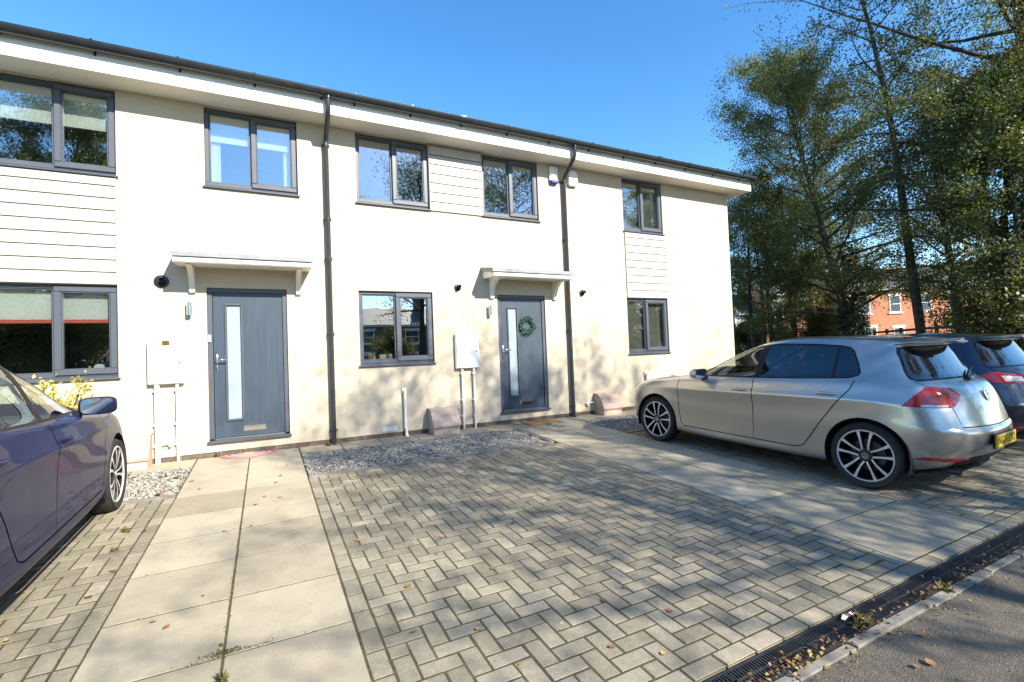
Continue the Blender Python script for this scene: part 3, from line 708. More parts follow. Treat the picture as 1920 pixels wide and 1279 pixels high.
def wall_lamp(house, x, z):
    m = MB(); m.cbox((x-.028, -.014, z-.04), (x+.028, -.001, z+.04), .004); l = m.build('wall_lamp', 'steel', house)
    m = MB(); m.lathe([(.024,-.085),(.031,-.085),(.031,.085),(.024,.085),(.024,.06),(0,.06)], 20, (x,-.062,z)); fix_normals(m.build('lamp_tube', 'steel', l)); auto_smooth(l.children[0], 40)
    m = MB(); m.box((x-.01,-.035,z-.012),(x+.01,-.012,z+.012)); m.build('lamp_arm', 'steel', l)
def text(body, size, mtx, m, parent, name, ext=0.0005, align='CENTER', sx=1.0):
    c = bpy.data.curves.new(name, 'FONT'); c.body = body; c.size = size; c.extrude = ext; c.align_x = align; c.align_y = 'CENTER'
    t_ = bpy.data.objects.new(name, c); COL.objects.link(t_); dg = bpy.context.evaluated_depsgraph_get(); dg.update()
    me = bpy.data.meshes.new_from_object(t_.evaluated_get(dg)); bpy.data.objects.remove(t_, do_unlink=True); me.materials.clear(); me.materials.append(MATS[m])
    o = bpy.data.objects.new(name, me); COL.objects.link(o)
    o.parent = parent; o.matrix_parent_inverse = WM(parent).inverted() if parent else Matrix()
    o.matrix_basis = mtx @ Matrix.Diagonal((sx, 1, 1, 1)); return o

ZT, ZB = 4.775, 3.65
# --- left house (number 5)
h1 = empty('terraced_house', (-2.0, 0, 0), 'cream house with wide left windows, number 5 on its white meter box', 'house', 'terraced houses')
w = MB(); D1 = (-.689, .29, .18, 2.28)
wall_panel(w, -4.6, .893, .066, SOF, [(-3.35,-1.63,ZB,ZT), (-.68,.476,ZB,ZT), (-3.35,-1.635,1.105,2.28), D1])
w.add([(-4.6,0,.066),(-4.6,0,SOF),(-4.6,7,SOF),(-4.6,7,.066)], [(0,1,2,3)]); w.build('wall', 'cream_render', h1)
window(h1, -3.35, -1.63, ZB, ZT, -2.21, {'blind': (.40, False), 'curtain': (-1,)})
window(h1, -.68, .476, ZB, ZT, -.098, {'blind': (.33, False), 'curtain': (-1, 1)})
LW1 = window(h1, -3.35, -1.635, 1.105, 2.28, -2.23, {'blind': (.36, True)})
cladding(h1, -3.338, -1.642, 2.286, 3.642)
front_door(h1, *D1); canopy(h1, -.20); plinth(h1, -4.6, .893); eaves(h1, -4.6, .893); downpipe(h1, .87)
mb5 = meter_box(h1, -1.335, -.945, 1.005, 1.57, ((-1.245, .030, -.03), (-1.03, .018, -.02)))
m = MB(); m.cbox((-1.178,-.092,1.505),(-1.092,-.0865,1.567),.002); hp = m.build('number_plate', 'brass', mb5)
text('5', .062, Matrix.Translation((-1.135,-.0926,1.536)) @ Matrix.Rotation(math.pi/2,4,'X'), 'black_plastic', mb5, 'number')
flue(h1, -1.18, 2.345, .082, .06); wall_lamp(h1, -.88, 1.985)
m = MB(); m.cbox((-.683,.012,1.545),(-.648,.0285,1.64),.006); m.build('door_bell', 'white_plastic', h1)
# --- middle house
h2 = empty('terraced_house', (3.0, 0, 0), 'middle cream house with a wreath on its dark door', 'house', 'terraced houses')
w = MB(); D2 = (3.646, 4.625, .18, 2.28)
wall_panel(w, .893, 5.13, .066, SOF, [(1.305,2.469,ZB,ZT), (3.435,4.573,ZB,ZT), (1.287,2.467,1.115,2.295), D2]); w.build('wall', 'cream_render', h2)
window(h2, 1.305, 2.469, ZB, ZT, 1.895, {}); window(h2, 3.435, 4.573, ZB, ZT, 4.005, {})
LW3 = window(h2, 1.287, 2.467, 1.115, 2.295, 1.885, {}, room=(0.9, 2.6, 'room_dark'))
cladding(h2, 2.484, 3.42, 3.655, 4.786, .158)
front_door(h2, *D2); canopy(h2, 4.18); plinth(h2, .893, 5.13); eaves(h2, .893, 5.13); downpipe(h2, 5.12)
meter_box(h2, 2.815, 3.23, 1.01, 1.60, ((2.925, .020, -.03), (3.135, .020, -.04)))
flue(h2, 2.912, 2.388, .062, .10); wall_lamp(h2, 3.48, 1.995)
m = MB(); m.cbox((4.81,-.075,4.44),(5.005,-.001,4.74),.03); al = m.build('alarm_box', 'white_plastic', h2)
m = MB(); m.cbox((4.825,-.078,4.405),(4.99,-.004,4.475),.02); m.build('alarm_strobe', 'blue_plastic', al)
m = MB(); m.tube([(1.94,-.04,.71),(1.945,-.04,.12),(1.945,-.09,.02),(1.945,-.12,-.015)], .026, 12); m.cbox((1.905,-.03,.66),(1.975,-.001,.75),.004); auto_smooth(fix_normals(m.build('waste_pipe', 'pipe_white', h2)), 50)
m = MB()
for k in range(9): m.cbox((1.60+k*.024,-.006,.10),(1.615+k*.024,-.001,.155),.001)
m.cbox((1.59,-.004,.092),(1.825,-.0005,.163),.001); m.build('air_brick', 'pipe_white', h2)
# --- end house
h3 = empty('terraced_house', (7.5, 0, 0), 'right end cream house with slatted blinds in both windows', 'house', 'terraced houses')
w = MB()
wall_panel(w, 5.13, 9.75, .066, SOF, [(6.58,7.67,ZB,ZT), (6.575,7.70,1.115,2.28)])
w.add([(9.75,0,.066),(9.75,7,.066),(9.75,7,5.0),(9.75,0,5.0)], [(0,1,2,3)]); w.add([(-4.6,7,.066),(-4.6,7,5.0),(9.75,7,5.0),(9.75,7,.066)], [(0,1,2,3)])
w.build('wall', 'cream_render', h3)
window(h3, 6.58, 7.67, ZB, ZT, 7.11, {'venetian': 1, 'curtain': (1,)}); window(h3, 6.575, 7.70, 1.115, 2.28, 7.12, {'venetian': 1, 'curtain': (1,)})
cladding(h3, 6.60, 7.70, 2.288, 3.642)
plinth(h3, 5.13, 9.75); eaves(h3, 5.13, 9.75, end=True); flue(h3, 5.468, 2.36, .062, .10)
m = MB(); q = [(5.235+.0, 4.42)]+[(5.335+.10*math.cos(a), 4.62+.10*math.sin(a)) for a in np.linspace(0, math.pi, 9)]
q = [(5.235,4.44),(5.435,4.44)]+[(5.335+.10*math.cos(a), 4.60+.11*math.sin(a)) for a in np.linspace(0, math.pi, 11)]
m.prism([(x,-.07,z) for x, z in q], (0,.068,0)); al = fix_normals(m.build('alarm_box', 'white_plastic', h3))
m = MB(); m.cbox((5.25,-.065,4.415),(5.42,-.01,4.439),.004); m.build('alarm_base', 'pipe_white', al)
m = MB(); m.prism([(9.76,.75,2.45),(10.16,.75,2.45),(10.16,.75,2.52),(9.76,.75,2.60)], (0,1.5,0)); sc = fix_normals(m.build('side_canopy', 'white_canopy', h3))
m = MB(); m.tube([(6.98,-.04,.72),(6.985,-.04,.1),(6.985,-.1,0)], .028, 12); m.cbox((6.94,-.03,.66),(7.02,-.001,.76),.004); auto_smooth(fix_normals(m.build('waste_pipe', 'pipe_white', h3)), 50)
m = MB(); m.tube([(5.42,-.03,.22),(5.70,-.05,.24)], .012, 8); m.cbox((5.45,-.05,.17),(5.50,-.02,.26),.006); auto_smooth(fix_normals(m.build('gas_pipe', 'pipe_white', h3)), 50)
m = MB(); m.tube([(-1.28,-.05,.24),(-1.12,-.05,.245)], .011, 8); m.cbox((-1.13,-.06,.20),(-1.10,-.03,.29),.004); m.cbox((-1.055,-.05,.22),(-1.03,-.03,.30),.004); auto_smooth(fix_normals(m.build('gas_pipe', 'pipe_white', h1)), 50)

# ------------------------------------------------------------------ gas meter boxes, mats, wreath
def gas_box(x, label, wdt=.45):
    e = empty('gas_meter_box', (x, -.15, gz(x, -.15)), label, 'meter box', 'ground gas meter boxes')
    x0, x1, z0 = x-wdt/2, x+wdt/2, gz(x, -.2)-.01
    m = MB(); m.prism([(x0+.012, -.005, z0), (x0+.012, -.30, z0), (x0+.012, -.285, z0+.13), (x0+.012, -.19, z0+.37), (x0+.012, -.005, z0+.40)], (wdt-.024, 0, 0)); b = fix_normals(m.build('base', 'gas_brown', e))
    sec = [(-.31, .115), (-.318, .14), (-.30, .20), (-.20, .365), (-.17, .395), (-.13, .41), (-.004, .418)]
    m = MB(); inner = [(y+.016, z-.016) for y, z in sec]
    m.prism([(x0, y, z0+z) for y, z in sec]+[(x0, y, z0+z) for y, z in reversed(inner)], (wdt, 0, 0)); lid = auto_smooth(fix_normals(m.build('lid', 'gas_brown', e)), 25)
    m = MB()
    for t in (.25, .42, .6, .78):
        ya, za = -.30+.10*t, .20+.165*t
        m.tube([(x0+.02, ya-.003, z0+za), (x1-.02, ya-.003, z0+za)], .004, 6)
    m.build('lid_ribs', 'gas_brown', lid)
gas_box(2.535, 'brown gas meter box on the slabs beside the twin white pipes')
gas_box(5.86, 'brown gas meter box in front of the end house by the silver car')
gas_box(-1.52, 'brown gas meter box behind the blue car front wheel')
mt = empty('doormat', (-.235, -.02, 0), 'pink rainbow half round doormat at the left door', 'doormat')
for k, (r, mm) in enumerate(((.335,'mat_pink'),(.275,'mat_cream'),(.255,'mat_pink'),(.205,'mat_cream'),(.185,'mat_grey'),(.125,'mat_ochre'),(.07,'mat_cream'))):
    m = MB(); q = [(-.235+r*math.cos(a), -.035-r*.88*math.sin(a)) for a in np.linspace(0, math.pi, 32)]
    m.prism([(x, y, SL*y+.004) for x, y in q], (0,0,.006+.0015*k)); fix_normals(m.build('arc', mm, mt))
m = MB(); q = [(3.98,-.06),(4.60,-.06),(4.60,-.46),(3.98,-.46)]
m.prism([(x, y, SL*y+.004) for x, y in q], (0,0,.016)); tag(fix_normals(m.build('doormat', 'coir')), 'plain brown coir doormat at the middle house door', 'doormat')
def leaf_mesh(name, pts, nrm, size, asp, tone, matn, fold=0.15, parent=None, smooth=False):
    """many leaf-sized folded quads: pts (n,3), random orientation nrm (n,3)"""
    n = len(pts); a = np.cross(nrm, rng.normal(size=(n,3))); a /= np.linalg.norm(a, axis=1, keepdims=True)+1e-9
    b = np.cross(nrm, a); s = np.asarray(size).reshape(-1,1)*np.ones((n,1))
    tip = pts+a*s; mid1 = pts+a*s*0.42+b*s*asp+nrm*s*fold; mid2 = pts+a*s*0.42-b*s*asp+nrm*s*fold
    V = np.stack([pts, mid1, tip, mid2], 1).reshape(-1,3)
    me = bpy.data.meshes.new(name); me.vertices.add(4*n); me.vertices.foreach_set('co', V.ravel())
    me.loops.add(4*n); me.loops.foreach_set('vertex_index', np.arange(4*n)); me.polygons.add(n)
    me.polygons.foreach_set('loop_start', np.arange(n)*4); me.polygons.foreach_set('loop_total', np.full(n, 4))
    at = me.attributes.new('tone', 'FLOAT', 'FACE'); at.data.foreach_set('value', np.clip(tone, 0, 1))
    me.materials.append(MATS[matn]); me.update(); me.validate()
    return me
def unit(v): return v/(np.linalg.norm(v, axis=1, keepdims=True)+1e-9)
wr = empty('door_wreath', (4.25, .03, 1.735), 'round green eucalyptus wreath hanging on the dark door', 'wreath')
n = 1300; a = rng.uniform(0, 2*math.pi, n); rr = .13+rng.normal(0, .020, n)
P = np.stack([4.25+rr*np.cos(a), .032-np.abs(rng.normal(0,.022,n)), 1.735+rr*np.sin(a)], 1)
N = unit(np.stack([rng.normal(0,.8,n), -np.abs(rng.normal(0.5,.5,n)), rng.normal(0,.8,n)], 1))
link('leaves', leaf_mesh('leaves', P, N, rng.uniform(.018,.036,n), .36, rng.beta(2,2,n), 'leaf_wreath'), wr)
m = MB(); q = [(4.25+.13*math.cos(t), .03, 1.735+.13*math.sin(t)) for t in np.linspace(0, 2*math.pi, 25)]; m.tube(q, .009, 6); m.build('hoop', 'bark', wr)
# things on the sill inside the lower middle window, and in the kitchen
def lathe_thing(name, prof, c, matn, label, cat, extra=None):
    e = empty(name, c, label, cat); m = MB(); m.lathe(prof, 20, c); auto_smooth(fix_normals(m.build('body', matn, e)), 40)
    if extra: extra(e, c)
    return e
def plant_leaves(e, c):
    n = 26
    for k in range(n):
        a = rng.uniform(0, 6.28); l = rng.uniform(.10,.2); m = MB(); up = rng.uniform(.4,1.2)
        p = [Vector(c)+Vector((math.cos(a)*l*t*.8, math.sin(a)*l*t*.25, .07+l*up*t-.12*l*t*t)) for t in (0,.33,.66,1)]
        sd = Vector((-math.sin(a),math.cos(a)*.3,.2)).normalized()*.012; w_ = (.5,1,.8,.05); vs = []
        for q, ww in zip(p, w_): vs += [q-sd*ww, q+sd*ww]
        m.add(vs, [(0,2,3,1),(2,4,5,3),(4,6,7,5)]); m.build('leaf', 'house_plant', e)
lathe_thing('potted_plant', [(0,0),(.045,0),(.055,.1),(.048,.1),(.045,.09),(0,.09)], (1.79, .20, 1.20), 'pot_pale', 'small leafy houseplant in a pale pot on the inside windowsill', 'plant', plant_leaves)
lathe_thing('dark_jar', [(0,0),(.035,0),(.04,.04),(.038,.09),(.02,.11),(.022,.13),(0,.13)], (1.475, .20, 1.20), 'terracotta', 'small dark red jar on the inside windowsill', 'jar')
lathe_thing('glass_bottle', [(0,0),(.02,0),(.02,.05),(.008,.08),(.008,.11),(0,.11)], (1.535, .19, 1.20), 'pot_pale', 'tiny pale bottle on the inside windowsill of the lower window', 'bottle')
e = empty('planter_box', (1.67, .19, 1.2), 'square pale green planter on the inside windowsill', 'planter'); m = MB(); m.cbox((1.61,.16,1.2),(1.72,.24,1.30),.008); m.build('box', 'pot_pale', e)
e = empty('kitchen_tap', (-2.12, .3, 1.2), 'chrome swan neck kitchen tap behind the left lower window', 'tap'); m = MB(); m.tube([(-2.12,.3,1.16)]+[(-2.12+.055*(1-math.cos(t)), .3, 1.30+.055*math.sin(t)) for t in np.linspace(0, math.pi*.9, 9)], .011, 8); auto_smooth(fix_normals(m.build('spout', 'chrome', e)))
e = empty('sill_ornament', (-1.87, .2, 1.2), 'white heart shaped ornament on the kitchen windowsill', 'ornament'); m = MB(); m.prism([(-1.87+.05*math.cos(t)*(1+.3*abs(math.sin(t))), .2, 1.245+.055*math.sin(t)*(1+.2*math.cos(t)**2)) for t in np.linspace(0,2*math.pi,16,endpoint=False)], (0,.02,0)); fix_normals(m.build('heart', 'white_plastic', e))
# ================================================================== cars
def paint(name, col, metal, rough, flake=0.0, coat=1.0, spec=0.5):
    m, nt, b = nodes_of(name)
    b.inputs['Metallic'].default_value = metal; b.inputs['Roughness'].default_value = rough
    b.inputs['Coat Weight'].default_value = coat; b.inputs['Specular IOR Level'].default_value = spec; b.inputs['Coat Roughness'].default_value = 0.03
    n = noise(nt, 900, 2, 0.5, obj_coord(nt))
    c = ramp(nt, n, ((0.35, [x*(1-flake) for x in col]), (0.65, [min(1, x*(1+flake)) for x in col])))
    d = ramp(nt, noise(nt, 3.5, 6, 0.65, obj_coord(nt)), ((0.45, (0, 0, 0)), (0.8, (0.05, 0.05, 0.05))))
    nt.links.new(mixc(nt, d, c, (0.3, 0.27, 0.22)), b.inputs['Base Color'])
paint('paint_silver', (0.46, 0.442, 0.41), 0.8, 0.29, 0.18)
paint('paint_blue', (0.004, 0.009, 0.055), 0.0, 0.4, 0.2, 0.28, 0.1)
paint('paint_navy', (0.012, 0.016, 0.045), 0.35, 0.30, 0.2)
mat('car_trim', (0.010, 0.010, 0.011), 0.55, spec=0.25)
mat('car_gap', (0.004, 0.004, 0.004), 0.95)
mat('car_inside', (0.045, 0.045, 0.048), 0.8)
mat('car_seat', (0.03, 0.03, 0.033), 0.8, var=0.3, vscale=20)
mat('headliner', (0.35, 0.34, 0.32), 0.9)
mat('tyre', (0.018, 0.018, 0.019), 0.75, var=0.3, vscale=12, bmp=0.3, bscale=150)
mat('alloy', (0.66, 0.645, 0.61), 0.35, metal=0.35)
mat('alloy_dark', (0.018, 0.018, 0.02), 0.3)
mat('brake_steel', (0.10, 0.09, 0.085), 0.5, metal=0.8)
def lampmat(name, col, rough=0.08):
    m, nt, b = nodes_of(name)
    w_ = nt.nodes.new('ShaderNodeTexWave'); w_.inputs['Scale'].default_value = 30; w_.bands_direction = 'Z'
    nt.links.new(obj_coord(nt), w_.inputs['Vector'])
    c = ramp(nt, w_.outputs['Fac'], ((0.2, [x*0.6 for x in col]), (0.8, col)))
    nt.links.new(c, b.inputs['Base Color']); b.inputs['Roughness'].default_value = rough; b.inputs['Coat Weight'].default_value = 1.0; b.inputs['Coat Roughness'].default_value = 0.02
lampmat('lamp_red', (0.42, 0.012, 0.012)); lampmat('lamp_red_bright', (0.60, 0.045, 0.025)); lampmat('lamp_clear', (0.62, 0.60, 0.58))
mat('plate_yellow', (0.72, 0.47, 0.02), 0.35); mat('plate_white', (0.8, 0.8, 0.78), 0.35); mat('plate_text', (0.01, 0.01, 0.01), 0.5)
mat('mirror_glass', (0.5, 0.55, 0.6), 0.02, metal=1.0)

# control cage, half car: x forward from the rear axle, y to the left, z up. rows bottom to roof, columns front centre to rear centre
CAGE = [
 [(3.30,0,.20),(3.27,.35,.20),(3.17,.60,.20),(3.0,.74,.20),(2.9,.79,.2),(2.64,.82,.2),(2.25,.835,.2),(1.85,.835,.18),(1.4,.835,.18),(.95,.835,.18),(.45,.835,.18),(0,.82,.2),(-.28,.78,.22),(-.42,.70,.24),(-.52,.56,.26),(-.58,.3,.27),(-.60,0,.27)],
 [(3.42,0,.23),(3.38,.35,.23),(3.27,.62,.23),(3.10,.78,.23),(2.95,.845,.23),(2.64,.868,.22),(2.25,.878,.21),(1.85,.88,.20),(1.4,.88,.20),(.95,.88,.20),(.45,.88,.20),(0,.872,.22),(-.28,.845,.25),(-.47,.77,.28),(-.60,.6,.29),(-.66,.33,.30),(-.68,0,.30)],
 [(3.47,0,.40),(3.43,.35,.40),(3.32,.63,.40),(3.14,.80,.40),(2.97,.868,.40),(2.64,.89,.40),(2.25,.885,.37),(1.85,.880,.33),(1.4,.880,.33),(.95,.880,.33),(.45,.884,.35),(0,.895,.40),(-.28,.873,.40),(-.50,.80,.42),(-.66,.63,.43),(-.725,.33,.43),(-.745,0,.43)],
 [(3.48,0,.55),(3.44,.35,.55),(3.33,.63,.56),(3.14,.80,.57),(2.97,.870,.59),(2.64,.897,.61),(2.25,.896,.58),(1.85,.893,.55),(1.4,.893,.55),(.95,.893,.56),(.45,.897,.59),(0,.903,.63),(-.28,.878,.62),(-.52,.80,.605),(-.685,.63,.595),(-.755,.33,.59),(-.775,0,.59)],
 [(3.46,0,.63),(3.42,.35,.63),(3.31,.63,.64),(3.12,.795,.65),(2.96,.865,.67),(2.64,.893,.69),(2.25,.899,.68),(1.85,.899,.67),(1.4,.899,.67),(.95,.899,.69),(.45,.902,.71),(0,.903,.73),(-.27,.873,.70),(-.505,.795,.645),(-.655,.62,.635),(-.715,.33,.63),(-.735,0,.63)],
 [(3.40,0,.72),(3.36,.35,.72),(3.24,.62,.73),(3.06,.78,.755),(2.9,.845,.765),(2.64,.876,.78),(2.25,.898,.785),(1.85,.905,.795),(1.4,.906,.81),(.95,.906,.825),(.45,.904,.835),(0,.895,.845),(-.25,.862,.835),(-.46,.785,.80),(-.60,.615,.79),(-.665,.33,.785),(-.685,0,.785)],
 [(3.34,0,.765),(3.30,.35,.765),(3.17,.61,.78),(3.0,.765,.80),(2.86,.83,.81),(2.62,.866,.825),(2.25,.884,.835),(1.85,.889,.85),(1.4,.89,.865),(.95,.89,.88),(.45,.889,.90),(0.02,.876,.915),(-.23,.842,.905),(-.42,.77,.895),(-.565,.61,.89),(-.63,.33,.885),(-.648,0,.885)],
 [(3.24,0,.815),(3.20,.35,.815),(3.07,.59,.825),(2.93,.73,.845),(2.82,.795,.86),(2.6,.835,.88),(2.25,.858,.895),(1.85,.864,.915),(1.4,.865,.94),(.95,.864,.965),(.45,.86,.995),(.05,.848,1.02),(-.2,.815,1.01),(-.37,.75,.995),(-.515,.6,.985),(-.58,.33,.98),(-.597,0,.98)],
 [(2.75,0,.93),(2.73,.30,.925),(2.68,.5,.912),(2.62,.62,.905),(2.55,.68,.91),(2.4,.74,.925),(2.15,.79,.937),(1.83,.822,.95),(1.4,.832,.972),(.95,.832,.998),(.45,.826,1.028),(.05,.807,1.052),(-.17,.767,1.05),(-.31,.705,1.04),(-.435,.58,1.03),(-.495,.32,1.03),(-.51,0,1.03)],
 [(2.10,0,1.02),(2.09,.28,1.015),(2.05,.48,1.0),(2.01,.6,.99),(1.99,.65,.985),(1.95,.69,.985),(1.9,.735,.985),(1.76,.785,.995),(1.4,.808,1.01),(.95,.81,1.033),(.45,.803,1.062),(.08,.78,1.085),(-.13,.738,1.088),(-.26,.675,1.085),(-.375,.56,1.08),(-.43,.31,1.08),(-.445,0,1.08)],
 [(1.68,0,1.25),(1.67,.27,1.245),(1.64,.45,1.235),(1.61,.56,1.225),(1.59,.60,1.22),(1.565,.635,1.215),(1.54,.668,1.21),(1.47,.705,1.21),(1.25,.732,1.215),(.92,.736,1.225),(.45,.728,1.24),(.12,.71,1.25),(-.09,.672,1.25),(-.215,.615,1.25),(-.295,.5,1.25),(-.33,.28,1.25),(-.345,0,1.25)],
 [(1.27,0,1.405),(1.26,.25,1.40),(1.235,.42,1.39),(1.21,.52,1.38),(1.19,.555,1.375),(1.17,.583,1.37),(1.15,.605,1.365),(1.1,.63,1.37),(.98,.648,1.385),(.8,.653,1.395),(.45,.647,1.395),(.15,.63,1.38),(-.02,.602,1.37),(-.155,.556,1.368),(-.225,.45,1.37),(-.26,.25,1.375),(-.275,0,1.38)],
 [(1.17,0,1.432),(1.16,.24,1.427),(1.14,.40,1.417),(1.12,.49,1.408),(1.10,.52,1.404),(1.08,.545,1.402),(1.05,.563,1.402),(.99,.58,1.408),(.88,.592,1.425),(.73,.597,1.433),(.42,.592,1.433),(.1,.578,1.418),(-.14,.56,1.398),(-.29,.518,1.388),(-.40,.43,1.39),(-.45,.24,1.40),(-.47,0,1.405)],
 [(1.0,0,1.455),(.99,.16,1.453),(.97,.26,1.449),(.95,.33,1.445),(.93,.35,1.443),(.91,.37,1.442),(.88,.385,1.443),(.84,.40,1.446),(.76,.41,1.453),(.65,.415,1.458),(.4,.41,1.458),(.12,.40,1.45),(-.05,.385,1.44),(-.16,.355,1.432),(-.27,.30,1.43),(-.33,.17,1.43),(-.345,0,1.43)],
 [(.92,0,1.458),(.90,0,1.458),(.87,0,1.458),(.84,0,1.459),(.81,0,1.46),(.78,0,1.46),(.74,0,1.461),(.69,0,1.462),(.62,0,1.463),(.52,0,1.464),(.38,0,1.463),(.16,0,1.458),(.02,0,1.453),(-.08,0,1.449),(-.17,0,1.446),(-.22,0,1.443),(-.25,0,1.441)],
]
for _c in range(5, 13):                    # sharpen the shoulder line
    for _r, _d in ((4, -.006), (5, .006), (6, -.005)): _p = CAGE[_r][_c]; CAGE[_r][_c] = (_p[0], _p[1]+_d, _p[2])
CREASE = {4: .7, 5: .95, 8: .45, 11: .45, 12: .55}
def car_skin(sx=1.0, sz=1.0):
    bm = bmesh.new(); cl = bm.edges.layers.float.new('crease_edge'); R, C = len(CAGE), len(CAGE[0])
    V = {}
    for s in (1, -1):
        for r in range(R):
            for c in range(C):
                x, y, z = CAGE[r][c]
                if s < 0 and y == 0: V[s,r,c] = V[1,r,c]
                else: V[s,r,c] = bm.verts.new((x*sx, s*y, z*sz))
    for s in (1, -1):
        for r in range(R-1):
            for c in range(C-1):
                q = [V[s,r,c], V[s,r,c+1], V[s,r+1,c+1], V[s,r+1,c]]
                if s < 0: q.reverse()
                u = []
                for v in q:
                    if v not in u: u.append(v)
                try: f = bm.faces.new(u)
                except ValueError: continue
                f.material_index = 1 if (9 <= r < 11 and c < 6) else 0
                f.smooth = True
    for e in bm.edges:
        pass
    for r, cr in CREASE.items():
        for s in (1, -1):
            for c in range(C-1):
                e = bm.edges.get((V[s,r,c], V[s,r,c+1]))
                if e: e[cl] = cr if not (r == 4 and c < 12) else 0.0
    me = bpy.data.meshes.new('cage'); bm.to_mesh(me); bm.free()
    ob = bpy.data.objects.new('cage', me); COL.objects.link(ob)
    md = ob.modifiers.new('s', 'SUBSURF'); md.levels = 3; md.render_levels = 3
    dg = bpy.context.evaluated_depsgraph_get(); dg.update()
    ev = bpy.data.meshes.new_from_object(ob.evaluated_get(dg))
    bpy.data.objects.remove(ob, do_unlink=True); bpy.data.meshes.remove(me)
    return ev
def in_poly(p, poly):
    x, y = p; c = False; n = len(poly); j = n-1
    for i in range(n):
        xi, yi = poly[i]; xj, yj = poly[j]
        if (yi > y) != (yj > y) and x < (xj-xi)*(y-yi)/(yj-yi)+xi: c = not c
        j = i
    return c
def seg_d(p, a, b):
    ax, ay = a; bx, by = b; dx, dy = bx-ax, by-ay; L = dx*dx+dy*dy
    t = 0 if L == 0 else max(0, min(1, ((p[0]-ax)*dx+(p[1]-ay)*dy)/L))
    return math.hypot(p[0]-ax-t*dx, p[1]-ay-t*dy)
AX = {'side': (0, 2), 'rear': (1, 2), 'top': (0, 1)}
def cut_poly(bm, lay, poly, view, cond, code, mark=True, only=None):
    a, b = AX[view]
    lo0, hi0 = min(p[0] for p in poly)-.08, max(p[0] for p in poly)+.08; lo1, hi1 = min(p[1] for p in poly)-.08, max(p[1] for p in poly)+.08
    cand = {}
    def offer(f):
        c = f.calc_center_median()
        if lo0 < c[a] < hi0 and lo1 < c[b] < hi1 and cond(c): cand[f] = (c[a], c[b])
        else: cand.pop(f, None)
    for f in bm.faces: offer(f)
    for k in range(len(poly)):
        p, q = poly[k], poly[(k+1) % len(poly)]
        if abs(p[0]-q[0])+abs(p[1]-q[1]) < 1e-6: continue
        fs = [f for f, c in cand.items() if seg_d(c, p, q) < 0.075]
        if not fs: continue
        es = list({e for f in fs for e in f.edges}); vs = list({v for f in fs for v in f.verts})
        co = [0,0,0]; co[a], co[b] = p; no = [0,0,0]; no[a], no[b] = q[1]-p[1], -(q[0]-p[0])
        ret = bmesh.ops.bisect_plane(bm, geom=fs+es+vs, dist=1e-5, plane_co=co, plane_no=Vector(no).normalized())
        new = set(fs)
        for g in ret['geom_cut']:
            if isinstance(g, bmesh.types.BMVert): new.update(g.link_faces)
        for f in new:
            if f.is_valid: offer(f)
    if mark:
        for f, c in cand.items():
            if f.is_valid and in_poly(c, poly) and (only is None or f[lay] in only): f[lay] = code
def strip(line, w):                       # polygon of width w along an open polyline
    L, R = [], []
    for i, p in enumerate(line):
        a = line[max(i-1,0)]; b = line[min(i+1,len(line)-1)]; dx, dy = b[0]-a[0], b[1]-a[1]; l = math.hypot(dx, dy) or 1
        n = (-dy/l*w/2, dx/l*w/2); L.append((p[0]+n[0], p[1]+n[1])); R.append((p[0]-n[0], p[1]-n[1]))
    return L+R[::-1]
def circle(cx, cz, r, n=28, z0=-1): return [(cx+r*math.cos(2*math.pi*k/n), cz+r*math.sin(2*math.pi*k/n)) for k in range(n)]
WB = 2.62
DLO = [(1.985,.962),(1.70,.970),(1.155,.985),(.60,1.012),(.16,1.042),(.085,1.068),(.068,1.10),(.10,1.19),(.165,1.318),(.21,1.352),(.30,1.368),(.55,1.384),(.90,1.386),(1.10,1.372),(1.28,1.335),(1.50,1.245),(1.75,1.108),(1.90,1.015)]
def inset(poly, d):
    cx = sum(p[0] for p in poly)/len(poly); out = []; n = len(poly)
    ar = sum(poly[i][0]*poly[(i+1)%n][1]-poly[(i+1)%n][0]*poly[i][1] for i in range(n)); s = 1 if ar > 0 else -1
    for i in range(n):
        a, p, b = poly[i-1], poly[i], poly[(i+1) % n]
        def nn(u, v): l = math.hypot(v[0]-u[0], v[1]-u[1]); return (-(v[1]-u[1])/l*s, (v[0]-u[0])/l*s)
        n1, n2 = nn(a, p), nn(p, b); m = (n1[0]+n2[0], n1[1]+n2[1]); k = max(.35, (1+n1[0]*n2[0]+n1[1]*n2[1]))
        out.append((p[0]+m[0]/k*d, p[1]+m[1]/k*d))
    return out
